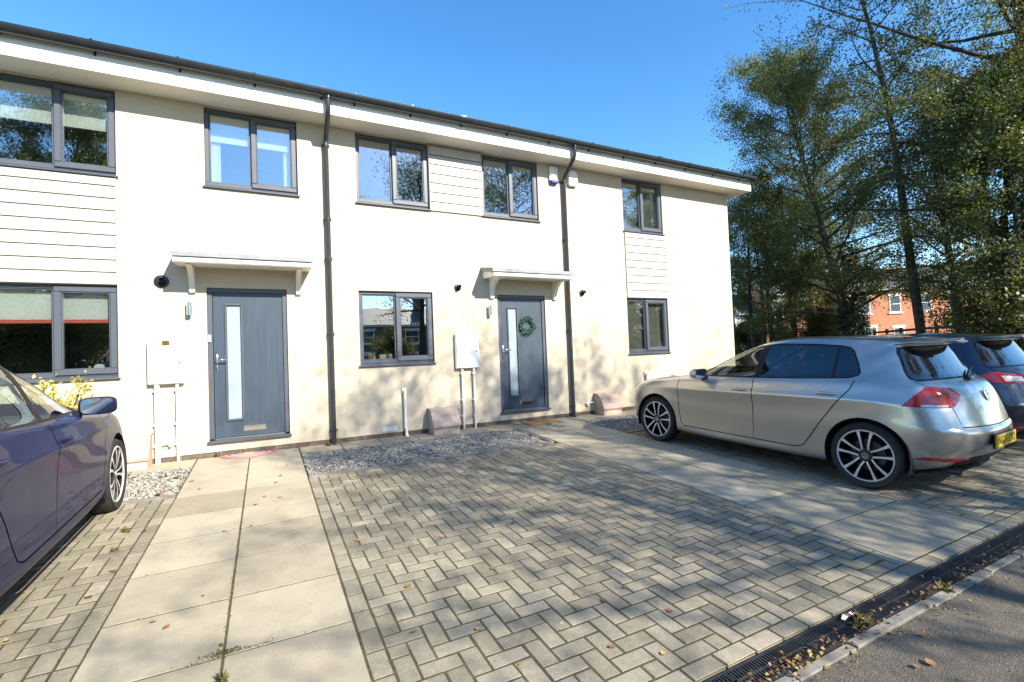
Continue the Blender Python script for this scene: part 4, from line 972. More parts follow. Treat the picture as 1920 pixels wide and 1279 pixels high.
def wheel(parent, cx, cy, side, style, r=.318):
    """wheel with its outer face at local y = cy (side = +1 left, -1 right)"""
    yo = lambda d: cy-side*d          # d = depth from the outer face inwards
    t = MB(); w = .215; rr = .248
    prof = [(rr,.012),(rr+.02,.002),(rr+.045,-.004),(r-.028,.004),(r-.010,.020),(r-.002,.040),(r,.07),(r,w-.07),(r-.002,w-.04),(r-.010,w-.02),(r-.03,w-.004),(rr,w-.01)]
    t.lathe([(a, yo(d)) for a, d in prof], 56, (cx, 0, r-.006), 'y')
    wh = auto_smooth(fix_normals(t.build('wheel', 'tyre')), 40); wh.parent = parent
    cz = r-.006
    b = MB(); b.lathe([(a, yo(d)) for a, d in [(rr+.001,.013),(rr-.004,.006),(rr-.012,.006),(rr-.016,.016)]], 48, (cx,0,cz), 'y'); b.lathe([(a, yo(d)) for a, d in [(rr-.016,.0165),(rr-.02,.06),(rr-.026,.19)]], 48, (cx,0,cz), 'y', 1)
    o = auto_smooth(fix_normals(b.build('rim', ['alloy', 'car_gap'])), 40); o.parent = wh
    b = MB(); b.lathe([(a, yo(d)) for a, d in [(0,.085),(.15,.085),(.15,.095)]], 40, (cx,0,cz), 'y'); b.lathe([(a, yo(d)) for a, d in [(.15,.12),(.205,.15),(rr-.028,.16)]], 40, (cx,0,cz), 'y', 1)
    o = fix_normals(b.build('brake_disc', ['brake_steel','car_gap'])); o.parent = wh
    s = MB(); n = 5; ph = math.radians(90 if style == 1 else 72)
    def sp(r_, a, d): return (cx+r_*math.cos(a), yo(d), cz+r_*math.sin(a))
    for k in range(n):
        A = ph+2*math.pi*k/n
        for sgn in (-1, 1):
            if style == 1: L = [(.058,.46,.30,.024),(.09,.32,.19,.016),(.13,.265,.135,.012),(.18,.25,.115,.011),(rr-.014,.25,.125,.014)]
            else: L = [(.05,.30,.3,.022),(.10,.21,.16,.014),(.16,.235,.13,.010),(rr-.016,.30,.16,.014)]
            for (r0, c0, w0, d0), (r1, c1, w1, d1) in zip(L, L[1:]):
                a0, a1 = A+sgn*c0, A+sgn*c1
                q = [sp(r0,a0-w0/2,d0), sp(r0,a0+w0/2,d0), sp(r1,a1+w1/2,d1), sp(r1,a1-w1/2,d1)]
                q2 = [sp(r0,a0-w0/2-.05,d0+.04), sp(r0,a0+w0/2+.05,d0+.04), sp(r1,a1+w1/2+.03,d1+.04), sp(r1,a1-w1/2-.03,d1+.04)]
                s.add(q+q2, [(0,1,2,3)], 0); s.add(q+q2, [(0,4,5,1),(1,5,6,2),(2,6,7,3),(3,7,4,0)], 1)
    s.lathe([(a, yo(d)) for a, d in [(0,.02),(.055,.02),(.066,.026),(.072,.06)]], 30, (cx,0,cz), 'y', 1)
    o = fix_normals(s.build('spokes', ['alloy','alloy_dark'])); o.parent = wh
    e = roundel(.030, wh); e.matrix_basis = Matrix.Translation((cx, yo(.0185), cz)) @ Matrix.Rotation(math.pi if side > 0 else 0, 4, 'Z')
    return wh
def roundel(r, parent, name='emblem'):
    """ring with V over W, facing local -y"""
    m = MB(); m.lathe([(r,0),(r,-.004*r/.05),(r*.86,-.004*r/.05),(r*.86,0)], 32, (0,0,0), 'y', 0); m.lathe([(0,-.0008),(r*.87,-.0008)], 32, (0,0,0), 'y', 1)
    def bar(p, q): 
        d = Vector((q[0]-p[0], 0, q[1]-p[1])); nn = Vector((-d.z,0,d.x)).normalized()*r*.075
        a = Vector((p[0],-.0016,p[1])); b = Vector((q[0],-.0016,q[1])); m.prism([a-nn,b-nn,b+nn,a+nn], (0,-.002*r/.05,0), 0)
    for s in (1,-1):
        bar((s*.38*r,.78*r),(s*.03*r,.10*r)); bar((s*.68*r,.52*r),(s*.36*r,-.70*r)); bar((s*.36*r,-.70*r),(s*.03*r,-.06*r))
    o = fix_normals(m.build(name, ['chrome','alloy_dark'])); o.parent = parent; return o
SKIN = {}
def cut_skin(lights, wrap):
    sx = sz = 1.0; FA = WB
    if 'base' not in SKIN:
        ev = car_skin(sx, sz); bm = bmesh.new(); bm.from_mesh(ev); bpy.data.meshes.remove(ev)
        lay = bm.faces.layers.int.new('part')
        for f in bm.faces: f[lay] = {0: 0, 1: 20, 2: 21}[f.material_index]
        T = lambda poly: [(x*sx, z*sz) for x, z in poly]
        for s in (1, -1):
            side = lambda c, s=s: c.y*s > .35
            # windows
            cut_poly(bm, lay, T(DLO), 'side', side, 3, only=(0,20,21))
            g = inset(T(DLO), .016)
            cut_poly(bm, lay, g, 'side', side, 30 if s > 0 else 33, only=(3,))
            for poly in ([(1.175,.9),(1.105,.9),(1.045,1.45),(1.125,1.45)], [(.325,.9),(.295,.9),(.300,1.45),(.318,1.45)], [(1.89,.9),(2.1,.9),(2.1,1.3),(1.86,1.3)]):
                cut_poly(bm, lay, T(poly), 'side', lambda c, s=s: c.y*s > .35 and .9*sz < c.z < 1.42*sz, 3, only=(30,33))
            for f in bm.faces:
                c = f.calc_center_median()
                if f[lay] in (30, 33) and c.y*s > 0: f[lay] = (30 if c.x > 1.12*sx else 31 if c.x > .31*sx else 32)+(0 if s > 0 else 3)
            # doors
            fd = [(2.235,.905),(2.225,.75),(2.205,.5),(2.185,.34),(2.14,.29),(1.14,.285),(1.135,.6),(1.15,.97)]
            rd = [(1.15,.97),(1.135,.6),(1.14,.285),(.66,.285),(.575,.315),(.50,.42),(.40,.58),(.27,.76),(.13,.94),(.10,1.02)]
            up = [(.10,1.02),(.13,1.06),(1.15,.995),(2.0,.97),(2.235,.905)]
            cut_poly(bm, lay, T(fd+[(1.16,.99),(2.0,.965)]), 'side', side, 10 if s > 0 else 12, only=(0,))
            cut_poly(bm, lay, T(rd+[(.13,1.05),(1.16,.99)]), 'side', side, 11 if s > 0 else 13, only=(0,))
            for ln in (fd, rd[2:]): cut_poly(bm, lay, T(strip(ln, .011)), 'side', side, 4, only=(0,10,11,12,13))
            # wheel arches
            for cx in (0.0, FA*sx):
                cut_poly(bm, lay, circle(cx, .315, .362, 30), 'side', lambda c, s=s: c.y*s > .45 and c.z < .72, 99, only=(0,4,10,11,12,13))
            # lights
            rear = lambda c, s=s: c.x < -.18*sx and c.y*s > .2
            cut_poly(bm, lay, [(s*y, z) for y, z in [(.83,.345),(.80,.372),(.48,.362),(.47,.350),(.62,.335)]], 'rear', rear, 44 if s > 0 else 54, only=(0,))
            gl = [(s*.69,1.035),(s*.67,.992),(s*.605,.988),(s*.60,.80),(s*.585,.645),(0,.635)]
            cut_poly(bm, lay, [(y, z*sz) for y, z in strip(gl, .009)], 'rear', lambda c, s=s: c.x < -.3*sx and c.y*s > -.01, 4, only=(0,))
            # front lamp
            fr = lambda c, s=s: c.x > 2.75*sx and c.y*s > .3
            cut_poly(bm, lay, [(s*.42,.655),(s*.60,.65),(s*.80,.69),(s*.83,.80),(s*.62,.765),(s*.42,.735)], 'rear', fr, 45 if s > 0 else 55, only=(0,))
        # tailgate below the glass, lower black valance
        rw = [(-.665,1.035),(-.45,1.045),(.45,1.045),(.665,1.035),(.685,1.05),(.60,1.29),(.565,1.345),(.45,1.358),(-.45,1.358),(-.565,1.345),(-.60,1.29),(-.685,1.05)]
        cut_poly(bm, lay, rw, 'rear', lambda c: c.x < .05 and c.z > 1.0, 3, only=(0,4))
        cut_poly(bm, lay, inset(rw, .014), 'rear', lambda c: c.x < .05 and c.z > 1.0, 21, only=(3,))
        cut_poly(bm, lay, [(-.62,.20),(.62,.20),(.60,.345),(.45,.375),(-.45,.375),(-.60,.345)], 'rear', lambda c: c.x < -.4*sx, 3, only=(0,))

        SKIN['base'] = bm
    bm = SKIN['base'].copy(); lay = bm.faces.layers.int['part']
    for s in (1, -1):
        rear = lambda c, s=s: c.x < -.18*sx and c.y*s > .2
        for code, poly in lights: cut_poly(bm, lay, [(s*y, z*sz) for y, z in poly], 'rear', rear, code+(0 if s > 0 else 10), only=(0,4)+tuple(range(40,64)))
        cut_poly(bm, lay, wrap, 'side', lambda c, s=s: c.x < -.2 and c.y*s > .66, 40 if s > 0 else 50, only=(0,4,40,50))
    return bm
def make_car(name, mtx, paint_m, label, lights, style, sx=1.0, sz=1.0, plate=None, tint=True, spoiler_light=True):
    car = empty(name, (0,0,0), label, 'car', 'cars parked in front of the houses'); car.matrix_basis = mtx
    FA = WB; bm = cut_skin(*lights)
    lay = bm.faces.layers.int['part']
    # bonnet seam
    bm.normal_update()
    for f in [f for f in bm.faces if f[lay] == 99]: bm.faces.remove(f)
    for v in [v for v in bm.verts if not v.link_faces]: bm.verts.remove(v)
    bm.normal_update(); bm.verts.index_update()
    VN = [v.normal.copy() for v in bm.verts]; VC = [v.co.copy() for v in bm.verts]
    byp = {}
    for f in bm.faces: byp.setdefault(f[lay], []).append([v.index for v in f.verts])
    for code in (30, 33):                # slivers of glass cut off by the pillar belong to the trim
        fs = byp.get(code, []); up_ = {}
        def find(i):
            while up_.setdefault(i, i) != i: i = up_[i]
            return i
        for f in fs:
            for i in f[1:]: up_[find(i)] = find(f[0])
        cnt = {}
        for f in fs: cnt[find(f[0])] = cnt.get(find(f[0]), 0)+1
        if cnt:
            big = max(cnt, key=cnt.get); byp.setdefault(3, []).extend(f for f in fs if find(f[0]) != big); byp[code] = [f for f in fs if find(f[0]) == big]
    def part(code, nm, mats, parent=car, off=0.0, fl=None):
        fs = byp.get(code, [])
        if not fs: return None
        idx = {}; vs = []; ns = []; ff = []
        for f in fs:
            q = []
            for i in f:
                if i not in idx: idx[i] = len(vs); vs.append(VC[i]+VN[i]*off); ns.append(VN[i])
                q.append(idx[i])
            ff.append(q if not fl else q[::-1])
        me = bpy.data.meshes.new(nm); me.from_pydata(vs, [], ff); me.materials.append(MATS[mats]); me.polygons.foreach_set('use_smooth', [True]*len(ff)); me.update()
        me.normals_split_custom_set_from_vertices([(-n if fl else n)[:] for n in ns])
        o = bpy.data.objects.new(nm, me); COL.objects.link(o); o.parent = parent; return o
    part(0, 'body', paint_m); part(3, 'window_trim', 'car_trim', off=-.002); part(4, 'panel_gap', 'car_gap', off=-.007)
    part(20, 'windscreen', 'car_glass'); part(21, 'rear_window', 'car_glass_tint' if tint else 'car_glass')
    doors = {}
    for code in (10, 11, 12, 13): doors[code] = part(code, 'door', paint_m)
    for code, d in ((30,10),(31,11),(33,12),(34,13)): part(code, 'window', 'car_glass' if code in (30,33) else ('car_glass_tint' if tint else 'car_glass'), doors[d], -.004)
    for code in (32, 35): part(code, 'quarter_window', 'car_glass_tint' if tint else 'car_glass', car, -.004)
    for k in (0, 10):
        tl = part(40+k, 'tail_light', 'lamp_red', car, .004)
        for code, mm, nm in ((41,'lamp_red_bright','indicator'),(42,'lamp_clear','reversing_light'),(43,'lamp_red','tailgate_light')): part(code+k, nm, mm, tl, .004)
        part(44+k, 'reflector', 'lamp_red', car, .002); part(45+k, 'headlight', 'lamp_clear', car, .002)
    # lining of the cabin: the same skin set 3 cm inside, dark
    vs = []; ff = []; idx = {}
    for code in (0, 3, 10, 11, 12, 13):
        for f in byp.get(code, []):
            if min(VC[i].z for i in f) < .5: continue
            q = []
            for i in f:
                if i not in idx: idx[i] = len(vs); vs.append(VC[i]-VN[i]*.03)
                q.append(idx[i])
            ff.append(q[::-1])
    me = bpy.data.meshes.new('cabin_lining'); me.from_pydata(vs, [], ff); me.materials.append(MATS['car_inside']); me.materials.append(MATS['headliner'])
    me.polygons.foreach_set('material_index', [1 if me.vertices[p.vertices[0]].co.z > 1.33*sz else 0 for p in me.polygons]); me.update()
    o = bpy.data.objects.new('cabin_lining', me); COL.objects.link(o); o.parent = car
    bm.free()
    def add(mb, nm, mats, parent=car, sm=None):
        if isinstance(mats, str): mats = [mats]
        o = link(nm, mb.mesh(nm, mats)); fix_normals(o)
        if sm: auto_smooth(o, sm)
        o.parent = parent; return o
    # floor, wheel housings
    m = MB(); out = [CAGE[0][c] for c in range(len(CAGE[0]))]
    lp = [(x*sx, y, .215) for x, y, z in out]+[(x*sx, -y, .215) for x, y, z in reversed(out[1:-1])]
    m.prism(lp, (0,0,.02)); add(m, 'underbody', 'car_gap')
    for cx in (0.0, FA*sx):
        for s in (1, -1):
            m = MB(); n = 20; q = []
            for k in range(n+1):
                a = math.radians(-20+220*k/n); q.append((cx+.363*math.cos(a), .315+.363*math.sin(a)))
            m.add([(x, s*.88, z) for x, z in q]+[(x, s*.55, z) for x, z in q], [(k,k+1,n+2+k,n+1+k) for k in range(n)]); m.add([(cx, s*.55, .315)]+[(x, s*.55, z) for x, z in q], [(0,k+1,k+2) for k in range(n)])
            add(m, 'wheel_housing', 'car_gap')
            wheel(car, cx, s*.888, s, style)
    # seats, dashboard, steering wheel (right-hand drive)
    for (x, ys, b) in ((1.02, (.36,-.36), 1), (.12, (.40,0,-.40), 0)):
        for yy in ys:
            m = MB(); w_ = .24 if b else .19
            m.cbox((x-.05, yy-w_, .42), (x+.48, yy+w_, .58), .05)
            m.add([], [])
            bk = [(x+.02,.55),(x-.02,.75),(x-.14,1.02),(x-.20,1.12),(x-.30,1.10),(x-.24,.90),(x-.14,.55)]
            if not b: bk = [(x+.02,.55),(x-.12,.95),(x-.22,.94),(x-.12,.55)]
            m.prism([(px, yy-w_, pz) for px, pz in bk], (0, 2*w_, 0))
            if b or yy: m.cbox((x-.33 if b else x-.28, yy-.13, 1.13*sz if b else .97), (x-.23 if b else x-.19, yy+.13, 1.29*sz if b else 1.13), .04)
            add(m, 'seat', 'car_seat')
    m = MB(); m.cbox((1.58, -.70, .72), (2.02, .70, .955*sz), .05); add(m, 'dashboard', 'car_inside')
    m = MB(); m.tube([(1.40+.05*math.sin(t), -.37+.185*math.cos(t), .90+.18*math.sin(t)) for t in np.linspace(0, 2*math.pi, 25)], .015, 8); m.tube([(1.40,-.37,.90),(1.6,-.37,.85)], .04, 8); m.box((1.39,-.54,.89),(1.41,-.2,.92)); add(m, 'steering_wheel', 'car_seat', sm=50)
    # door handles, mirrors
    for code, s, hx, hz in ((10,1,1.31,.845),(11,1,.345,.885),(12,-1,1.31,.845),(13,-1,.345,.885)):
        m = MB(); hx *= sx; hz *= sz; yb = .893 if hx > .6 else .887
        m.tube([(hx-.10, s*(yb-.005), hz), (hx-.075, s*(yb+.020), hz+.001), (hx, s*(yb+.032), hz+.003), (hx+.075, s*(yb+.020), hz), (hx+.10, s*(yb-.005), hz-.002)], [.008,.013,.014,.013,.008], 10); 
        m.ico((hx-.02, s*(yb-.012), hz-.006), (.075,.012,.024), 1)
        add(m, 'handle', [paint_m, 'car_gap'], doors[code] or car, 50)
    for s in (1, -1):
        m = MB(); mx, my, mz = 1.83*sx, s*.93, .985*sz
        rings = []
        for k, (dx, sc_) in enumerate(((-.035,.9),(-.02,1.0),(.03,.98),(.075,.8),(.105,.45),(.115,.1))):
            rings.append([(mx+dx, my+s*.015+s*.118*sc_*math.copysign(abs(math.cos(t))**.5, math.cos(t)), mz+.02+.066*sc_*math.copysign(abs(math.sin(t))**.5, math.sin(t))) for t in np.linspace(0, 2*math.pi, 20, endpoint=False)])
        vs = [p for r_ in rings for p in r_]; m.add(vs, [(i*20+k, i*20+(k+1) % 20, (i+1)*20+(k+1) % 20, (i+1)*20+k) for i in range(len(rings)-1) for k in range(20)])
        m.add(rings[-1], [list(range(20))])
        mo = add(m, 'door_mirror', paint_m, sm=60)
        m = MB(); m.add([(p[0]+.012, my+s*.015+(p[1]-my-s*.015)*.97, mz+.02+(p[2]-mz-.02)*.97) for p in rings[0]], [list(range(20))]); add(m, 'mirror_glass', 'mirror_glass', mo)
        m = MB(); m.prism([(mx-.02, s*.77, mz-.045), (mx+.07, s*.77, mz-.055), (mx+.06, s*.90, mz-.045), (mx-.01, s*.90, mz-.035)], (0,0,.035)); add(m, 'mirror_arm', 'car_trim', mo)
    # wiper, emblem, plate, exhaust, third brake light
    m = MB(); m.tube([(-.50*sx,-.02,1.055*sz),(-.455*sx,-.22,1.10*sz),(-.43*sx,-.42,1.13*sz)], [.014,.008,.006], 8); m.ico((-.51*sx,0,1.04*sz), (.03,.04,.03)); add(m, 'wiper', 'car_trim', sm=50)
    bx_ = min(v.x for v in VC if abs(v.y) < .05 and abs(v.z-.895) < .05)
    e = roundel(.058, car); e.matrix_basis = Matrix.Translation((bx_+.010, 0, .895*sz)) @ Matrix.Rotation(-math.pi/2, 4, 'Z') @ Matrix.Rotation(math.radians(-18), 4, 'X')
    if plate:
        m = MB(); m.cbox((-.762*sx-.004, -.275, .435), (-.748*sx-.003, .275, .565), .01, 1); m.cbox((-.772*sx-.006, -.26, .445), (-.762*sx-.0035, .26, .555), .002, 0); po = add(m, 'number_plate', ['plate_yellow','car_trim'])
        t = text(plate, .098, Matrix(), 'plate_text', None, 'plate_lettering', .0006, sx=.98); t.parent = po; t.matrix_parent_inverse = Matrix()
        t.matrix_basis = Matrix.Translation((-.7725*sx-.0068, 0, .5)) @ Matrix.Rotation(-math.pi/2,4,'Z') @ Matrix.Rotation(math.pi/2,4,'X') @ Matrix.Diagonal((.98,1,1,1))
    m = MB()
    m.lathe([(.030,-.605*sx),(.034,-.61*sx),(.034,-.42*sx),(.029,-.42*sx)], 24, (0,.52,.232), 'x', 0, True); m.lathe([(0,-.57*sx),(.031,-.57*sx)], 24, (0,.52,.232), 'x', 1); add(m, 'exhaust', ['brake_steel','car_gap'], sm=50)
    if spoiler_light:
        m = MB(); m.cbox((-.478*sx,-.14,1.385*sz),(-.455*sx,.14,1.402*sz),.006); add(m, 'brake_light', 'lamp_red')
    return car
def car_matrix(ox, oy, fx, fy):
    f = Vector((fx, fy, SL*fy)).normalized(); l = Vector((-fy, fx, 0)).normalized(); u = f.cross(l)
    return Matrix(((f.x,l.x,u.x,ox),(f.y,l.y,u.y,oy),(f.z,l.z,u.z,SL*oy+.002),(0,0,0,1)))
GOLF_L = (((40, [(.70,.812),(.70,.988),(.60,.985),(.60,.812)]), (41, [(.735,.955),(.625,.955),(.625,.85),(.735,.85)]), (42, [(.78,.838),(.625,.838),(.63,.818),(.79,.818)]),
          (43, [(.60,.985),(.50,.98),(.445,.915),(.56,.83),(.60,.812)])), [(-.285,.815),(-.415,.985),(-.62,.988),(-.62,.812)])
make_car('parked_car', car_matrix(5.968-.0604*.035, -5.017+.035, -.0604, .998), 'paint_silver', 'silver hatchback with yellow plate and two tone alloy wheels', GOLF_L, 1, plate='NG15 LYO')
make_car('parked_car', car_matrix(-1.24-.888, -1.90-WB, 0.0, 1.0) @ Matrix.Diagonal((1, 1, 1.045, 1)), 'paint_blue', 'glossy blue car cut off by the left edge', GOLF_L, 2, tint=False)
LED_L = (((40, [(.70,.86),(.70,.985),(.42,.955),(.40,.90),(.44,.86)]), (42, [(.70,.95),(.50,.935),(.50,.885),(.70,.885)])), [(-.24,.93),(-.36,.99),(-.62,.985),(-.62,.86),(-.40,.87)])
make_car('parked_car', car_matrix(8.37, -4.75, -.02, 1.0), 'paint_navy', 'dark navy hatchback behind the silver car', LED_L, 2)
# ================================================================== trees
def tree_data(h, base, rad, seed, nb=34, nsub=7, per=30, leaf=.075, lean=(0,0), trunk_r=.15, stems=1, up=0.55, leafm='leaf_green', bark='bark', spread=.13, shape=1.0, tonemu=0.42):
    r = np.random.default_rng(seed); wood = MB(); P = []; T = []
    def curve(a, d, L, n, bend, wob):
        pts = [a]; d = d/np.linalg.norm(d)
        for i in range(n):
            d = d+bend/n+r.normal(0, wob, 3); d /= np.linalg.norm(d); pts.append(pts[-1]+d*L/n)
        return np.array(pts)
    for st in range(stems):
        ang = r.uniform(0, 6.28); off = np.array([math.cos(ang), math.sin(ang), 0])*(0.25*(stems > 1)); ln = np.array([lean[0], lean[1], 0])+off*(.5 if stems > 1 else 0)
        hh = h*(1 if st == 0 else r.uniform(.72,.95)); n = 14
        t = np.linspace(0, 1, n)
        w1, w2 = r.uniform(0,6.28,2); tr = np.stack([off[0]+ln[0]*hh*t**1.3*.35+r.normal(0,.03*hh/8,n).cumsum()*.45+.10*np.sin(w1+5*t), off[1]+ln[1]*hh*t**1.3*.35+r.normal(0,.03*hh/8,n).cumsum()*.45+.10*np.sin(w2+5*t), hh*t*.97], 1); tr[0,:2] = off[:2]
        rt = trunk_r*(1 if st == 0 else .75); radii = list(rt*(1-t)**.8+.012); radii[0] *= 1.35
        wood.tube([tuple(p) for p in tr], radii, 9)
        for b in range(nb//stems+(0 if stems == 1 else 4)):
            f = base+(1-base)*((b+r.uniform(0,1))/(nb//stems+(0 if stems == 1 else 4)))**.9*.98
            k = f*(n-1); i = min(int(k), n-2); p0 = tr[i]+(tr[i+1]-tr[i])*(k-i)
            g = (f-base)/(1-base); prof = (math.sin(math.pi*min(1, g*.80+.20))**.7)*shape if g < .9 else .5
            L = rad*max(.22, prof)*r.uniform(.6,1.15); az = b*2.399+r.uniform(-.5,.5)
            el = up*(0.4+g)+r.uniform(-.15,.25)
            d = np.array([math.cos(az)*math.cos(el), math.sin(az)*math.cos(el), math.sin(el)])
            br = curve(p0, d, L, 7, np.array([0,0,-.10 if g < .35 else .15]), .09)
            r0 = max(.012, radii[i]*.42); wood.tube([tuple(q) for q in br], list(np.linspace(r0, .006, 8)), 5, cap=False)
            for s in range(nsub):
                q = r.uniform(.22, 1.0); kk = q*7; j = min(int(kk), 6); a = br[j]+(br[j+1]-br[j])*(kk-j)
                dd = (br[j+1]-br[j]); dd = dd/np.linalg.norm(dd)+r.normal(0,.65,3); sub = curve(a, dd, L*r.uniform(.22,.45), 4, np.array([0,0,-.15]), .16)
                wood.tube([tuple(v) for v in sub], [.009,.007,.006,.005,.003], 4, cap=False)
                m = int(per*r.uniform(.45,1.5)); u = r.uniform(.1,1.05,m)*4; jj = np.minimum(u.astype(int), 3); c = sub[jj]+(sub[np.minimum(jj+1,4)]-sub[jj])*(u-jj)[:,None]
                nd = sub[1:]+r.normal(0,.05,(4,3)); wch = r.integers(0,4,m); ct = r.normal(0,.16,4); P.append(np.where(r.random((m,1)) < .75, nd[wch]+r.normal(0, spread, (m,3))*np.array([1,1,.75]), c+r.normal(0, spread*1.3, (m,3)))); T.append(np.clip(r.normal(tonemu,.13,m)+ct[wch],0,1))
    P = np.concatenate(P); T = np.concatenate(T); n = len(P)
    N = unit(r.normal(0,1,(n,3))+np.array([0,0,.5]))
    global rng
    keep = rng; rng = r
    crown = leaf_mesh('crown', P, N, r.uniform(.65,1.25,n)*leaf, .36, T, leafm); rng = keep
    return wood.mesh('trunk', [bark], smooth=True), crown
TD = {}
def tree(kind, x, y, label, rot=0, sc=1.0, group=None, name='tree', z=None, extra=None):
    e = empty(name, (x, y, gz(x, y)-.1 if z is None else z), label, 'tree', group); e.rotation_euler = (0,0,rot); e.scale = (sc,sc,sc)
    for nm, me in zip(('trunk','crown'), TD[kind]):
        o = bpy.data.objects.new(nm, me); COL.objects.link(o); o.parent = e
    return e
TD['tall'] = tree_data(12.8, .16, 4.4, 11, 70, 13, 125, .072, (-.24,.42), .17, tonemu=.58, up=.5)
TD['slim'] = tree_data(13.5, .50, 2.2, 12, 32, 8, 42, .068, (-.14,.24), .12, tonemu=.45)
TD['multi'] = tree_data(8.5, .25, 2.3, 13, 46, 9, 95, .066, (.0,.0), .10, stems=3, tonemu=.42)
TD['lean'] = tree_data(9.5, .24, 2.6, 14, 42, 10, 44, .066, (-.22,.10), .12, leafm='leaf_olive', tonemu=.5)
TD['wide'] = tree_data(13.5, .26, 5.2, 15, 60, 12, 108, .070, (-.04,0), .26, up=.35, leafm='leaf_green', tonemu=.38)
TD['shade'] = tree_data(11.6, .33, 3.9, 16, 50, 8, 36, .088, (0,.02), .17, tonemu=.45, spread=.24)
TD['bush'] = tree_data(3.4, .06, 1.6, 17, 36, 9, 90, .066, stems=3, trunk_r=.05, leafm='leaf_olive', tonemu=.45)
def polar(px, r):       # ground point r metres from the camera, on the bearing of an image column
    a = YAW+math.atan((px-968.24)/903.6); return r*math.sin(a), CAM_POS[1]+r*math.cos(a)
G = 'trees beside the end house'
for kind, px, r, rot, sc, lab in (
    ('multi', 1432, 22, .4, 1.02, 'several stemmed tree nearest the house corner'),
    ('tall', 1600, 21.5, 0, .95, 'tall ivy trunked tree with the rounded crown against the sky'),
    ('slim', 1742, 18.5, 0, 1.08, 'slender tall straight tree right of the ivy covered trunk'),
    ('lean', 1792, 20, 0.6, 1.0, 'olive leaved tree just right of the slender straight one'),
    ('lean', 1856, 18, 2.2, .92, 'leaning olive tree rising behind the navy car'),
    ('multi', 1905, 17, 1.7, 1.0, 'pale stemmed tree at the right edge above the navy car'),
    ('multi', 1505, 25, 2.6, 1.0, 'thin stemmed tree between the corner tree and ivy trunk'),
    ('lean', 1562, 27, 4.0, 1.0, 'far olive tree left of the ivy covered trunk'),
    ('slim', 1375, 27, 5.0, .62, 'small distant tree half hidden by the house corner')):
    x, y = polar(px, r); tree(kind, x, y, lab, rot, sc, G, z=-.15)
x, y = polar(1955, 19); tree('wide', x, y, 'big spreading tree reaching in from the right edge', 1.0, 1.15, G, z=-.15)
for kind, px, r, rot, sc, lab in (('bush', 1545, 23, 0, .8, 'dark low bush left of the ivy trunk'), ('bush', 1900, 15.5, 1, .78, 'olive bush at the right edge behind the navy car'), ('bush', 1400, 24, 2, .7, 'low bush beside the house corner'), ('bush', 1470, 26, 3, .62, 'low bush behind the silver car bonnet')):
    x, y = polar(px, r); tree(kind, x, y, lab, rot, sc, 'bushes under the trees', 'bush', z=-.15)
# ivy on the tall trunk
x, y = polar(1600, 21.5); n = 5200; a = rng.uniform(0, 6.28, n); zz = rng.beta(1.1, 2.0, n)*5.2; rr = .22+.42*(1-zz/5.2)*rng.uniform(.4,1,n)
P = np.stack([x+.0+rr*np.cos(a)+.01*zz, y+rr*np.sin(a), zz], 1); N = unit(np.stack([np.cos(a), np.sin(a), rng.normal(.3,.4,n)], 1)+rng.normal(0,.4,(n,3)))
iv = tag(link('ivy', leaf_mesh('ivy', P, N, rng.uniform(.06,.12,n), .42, rng.beta(2,2,n), 'leaf_ivy')), 'dense dark ivy climbing the tallest trunk', 'ivy')
# trees across the road, behind the viewpoint: they shade the drive and show in the windows
G2 = 'trees across the road'
tree('shade', 8.3, -12.6, 'leafy tree across the road shading the middle house', 0.3, .86, G2, z=-.2)
tree('shade', 6.7, -14.6, 'leafy tree across the road shading the drive', 2.0, .92, G2, z=-.2)
tree('shade', 13.6, -18.0, 'leafy tree across the road mirrored in the right upper window', 4.0, 1.12, G2, z=-.2)
tree('tall', 20.5, -14.8, 'leafy tree across the road mirrored in the slatted blind windows', 5.0, 1.0, G2, z=-.2)
tree('tall', -7.2, -16, 'leafy tree across the road mirrored in the left upper window', 3.0, .95, G2, z=-.2)
tree('tall', -3.9, -17.5, 'leafy tree across the road mirrored at the left window edge', 3.0, .62, G2, z=-.2)
for k, (x, y) in enumerate(((5.4,-15.5),(8.4,-15.0),(19.0,-14.6),(-6.0,-14.2),(-8.2,-14.4),(22.2,-15.0))):
    tree('bush', x, y, ('round bush under the tree opposite the drive','round bush under the tree opposite the middle house','round bush under the tree opposite the end house','round bush under the trees opposite the left house','larger bush left of the one opposite the left house','round bush farthest along the road opposite')[k], k, (.75,.75,1.15,1.15,1.2,1.15)[k], 'bushes across the road', 'bush', z=-.25)

# ------------------------------------------------------------------ yellow shrub by the left window
sh = empty('shrub', (-2.05, -.75, gz(-2, -.75)), 'yellow leaved shrub behind the blue car roof', 'shrub'); pts = []; wd = MB()
for k in range(15):
    a = rng.uniform(0, 6.28); L = rng.uniform(.85,1.22); d = Vector((math.cos(a)*.26, math.sin(a)*.18, 1)); d.normalize(); b = Vector((-2.08, -.72, -.03))
    q = [b+d*L*t+Vector((0,0,-.03*t*t)) for t in np.linspace(0,1,6)]; wd.tube([tuple(v) for v in q], [.008,.007,.006,.005,.004,.003], 5)
    for t in np.linspace(.35,1,9):
        c = b+d*L*t; pts += [[c.x+rng.normal(0,.05), c.y+rng.normal(0,.05), c.z+rng.normal(0,.04)] for _ in range(13)]
wd.build('stems', 'bark', sh); P = np.array(pts); n = len(P)
link('leaves', leaf_mesh('leaves', P, unit(rng.normal(0,1,(n,3))+np.array([0,-.6,.6])), rng.uniform(.03,.065,n), .3, rng.beta(2,1.6,n), 'leaf_yellow'), sh)

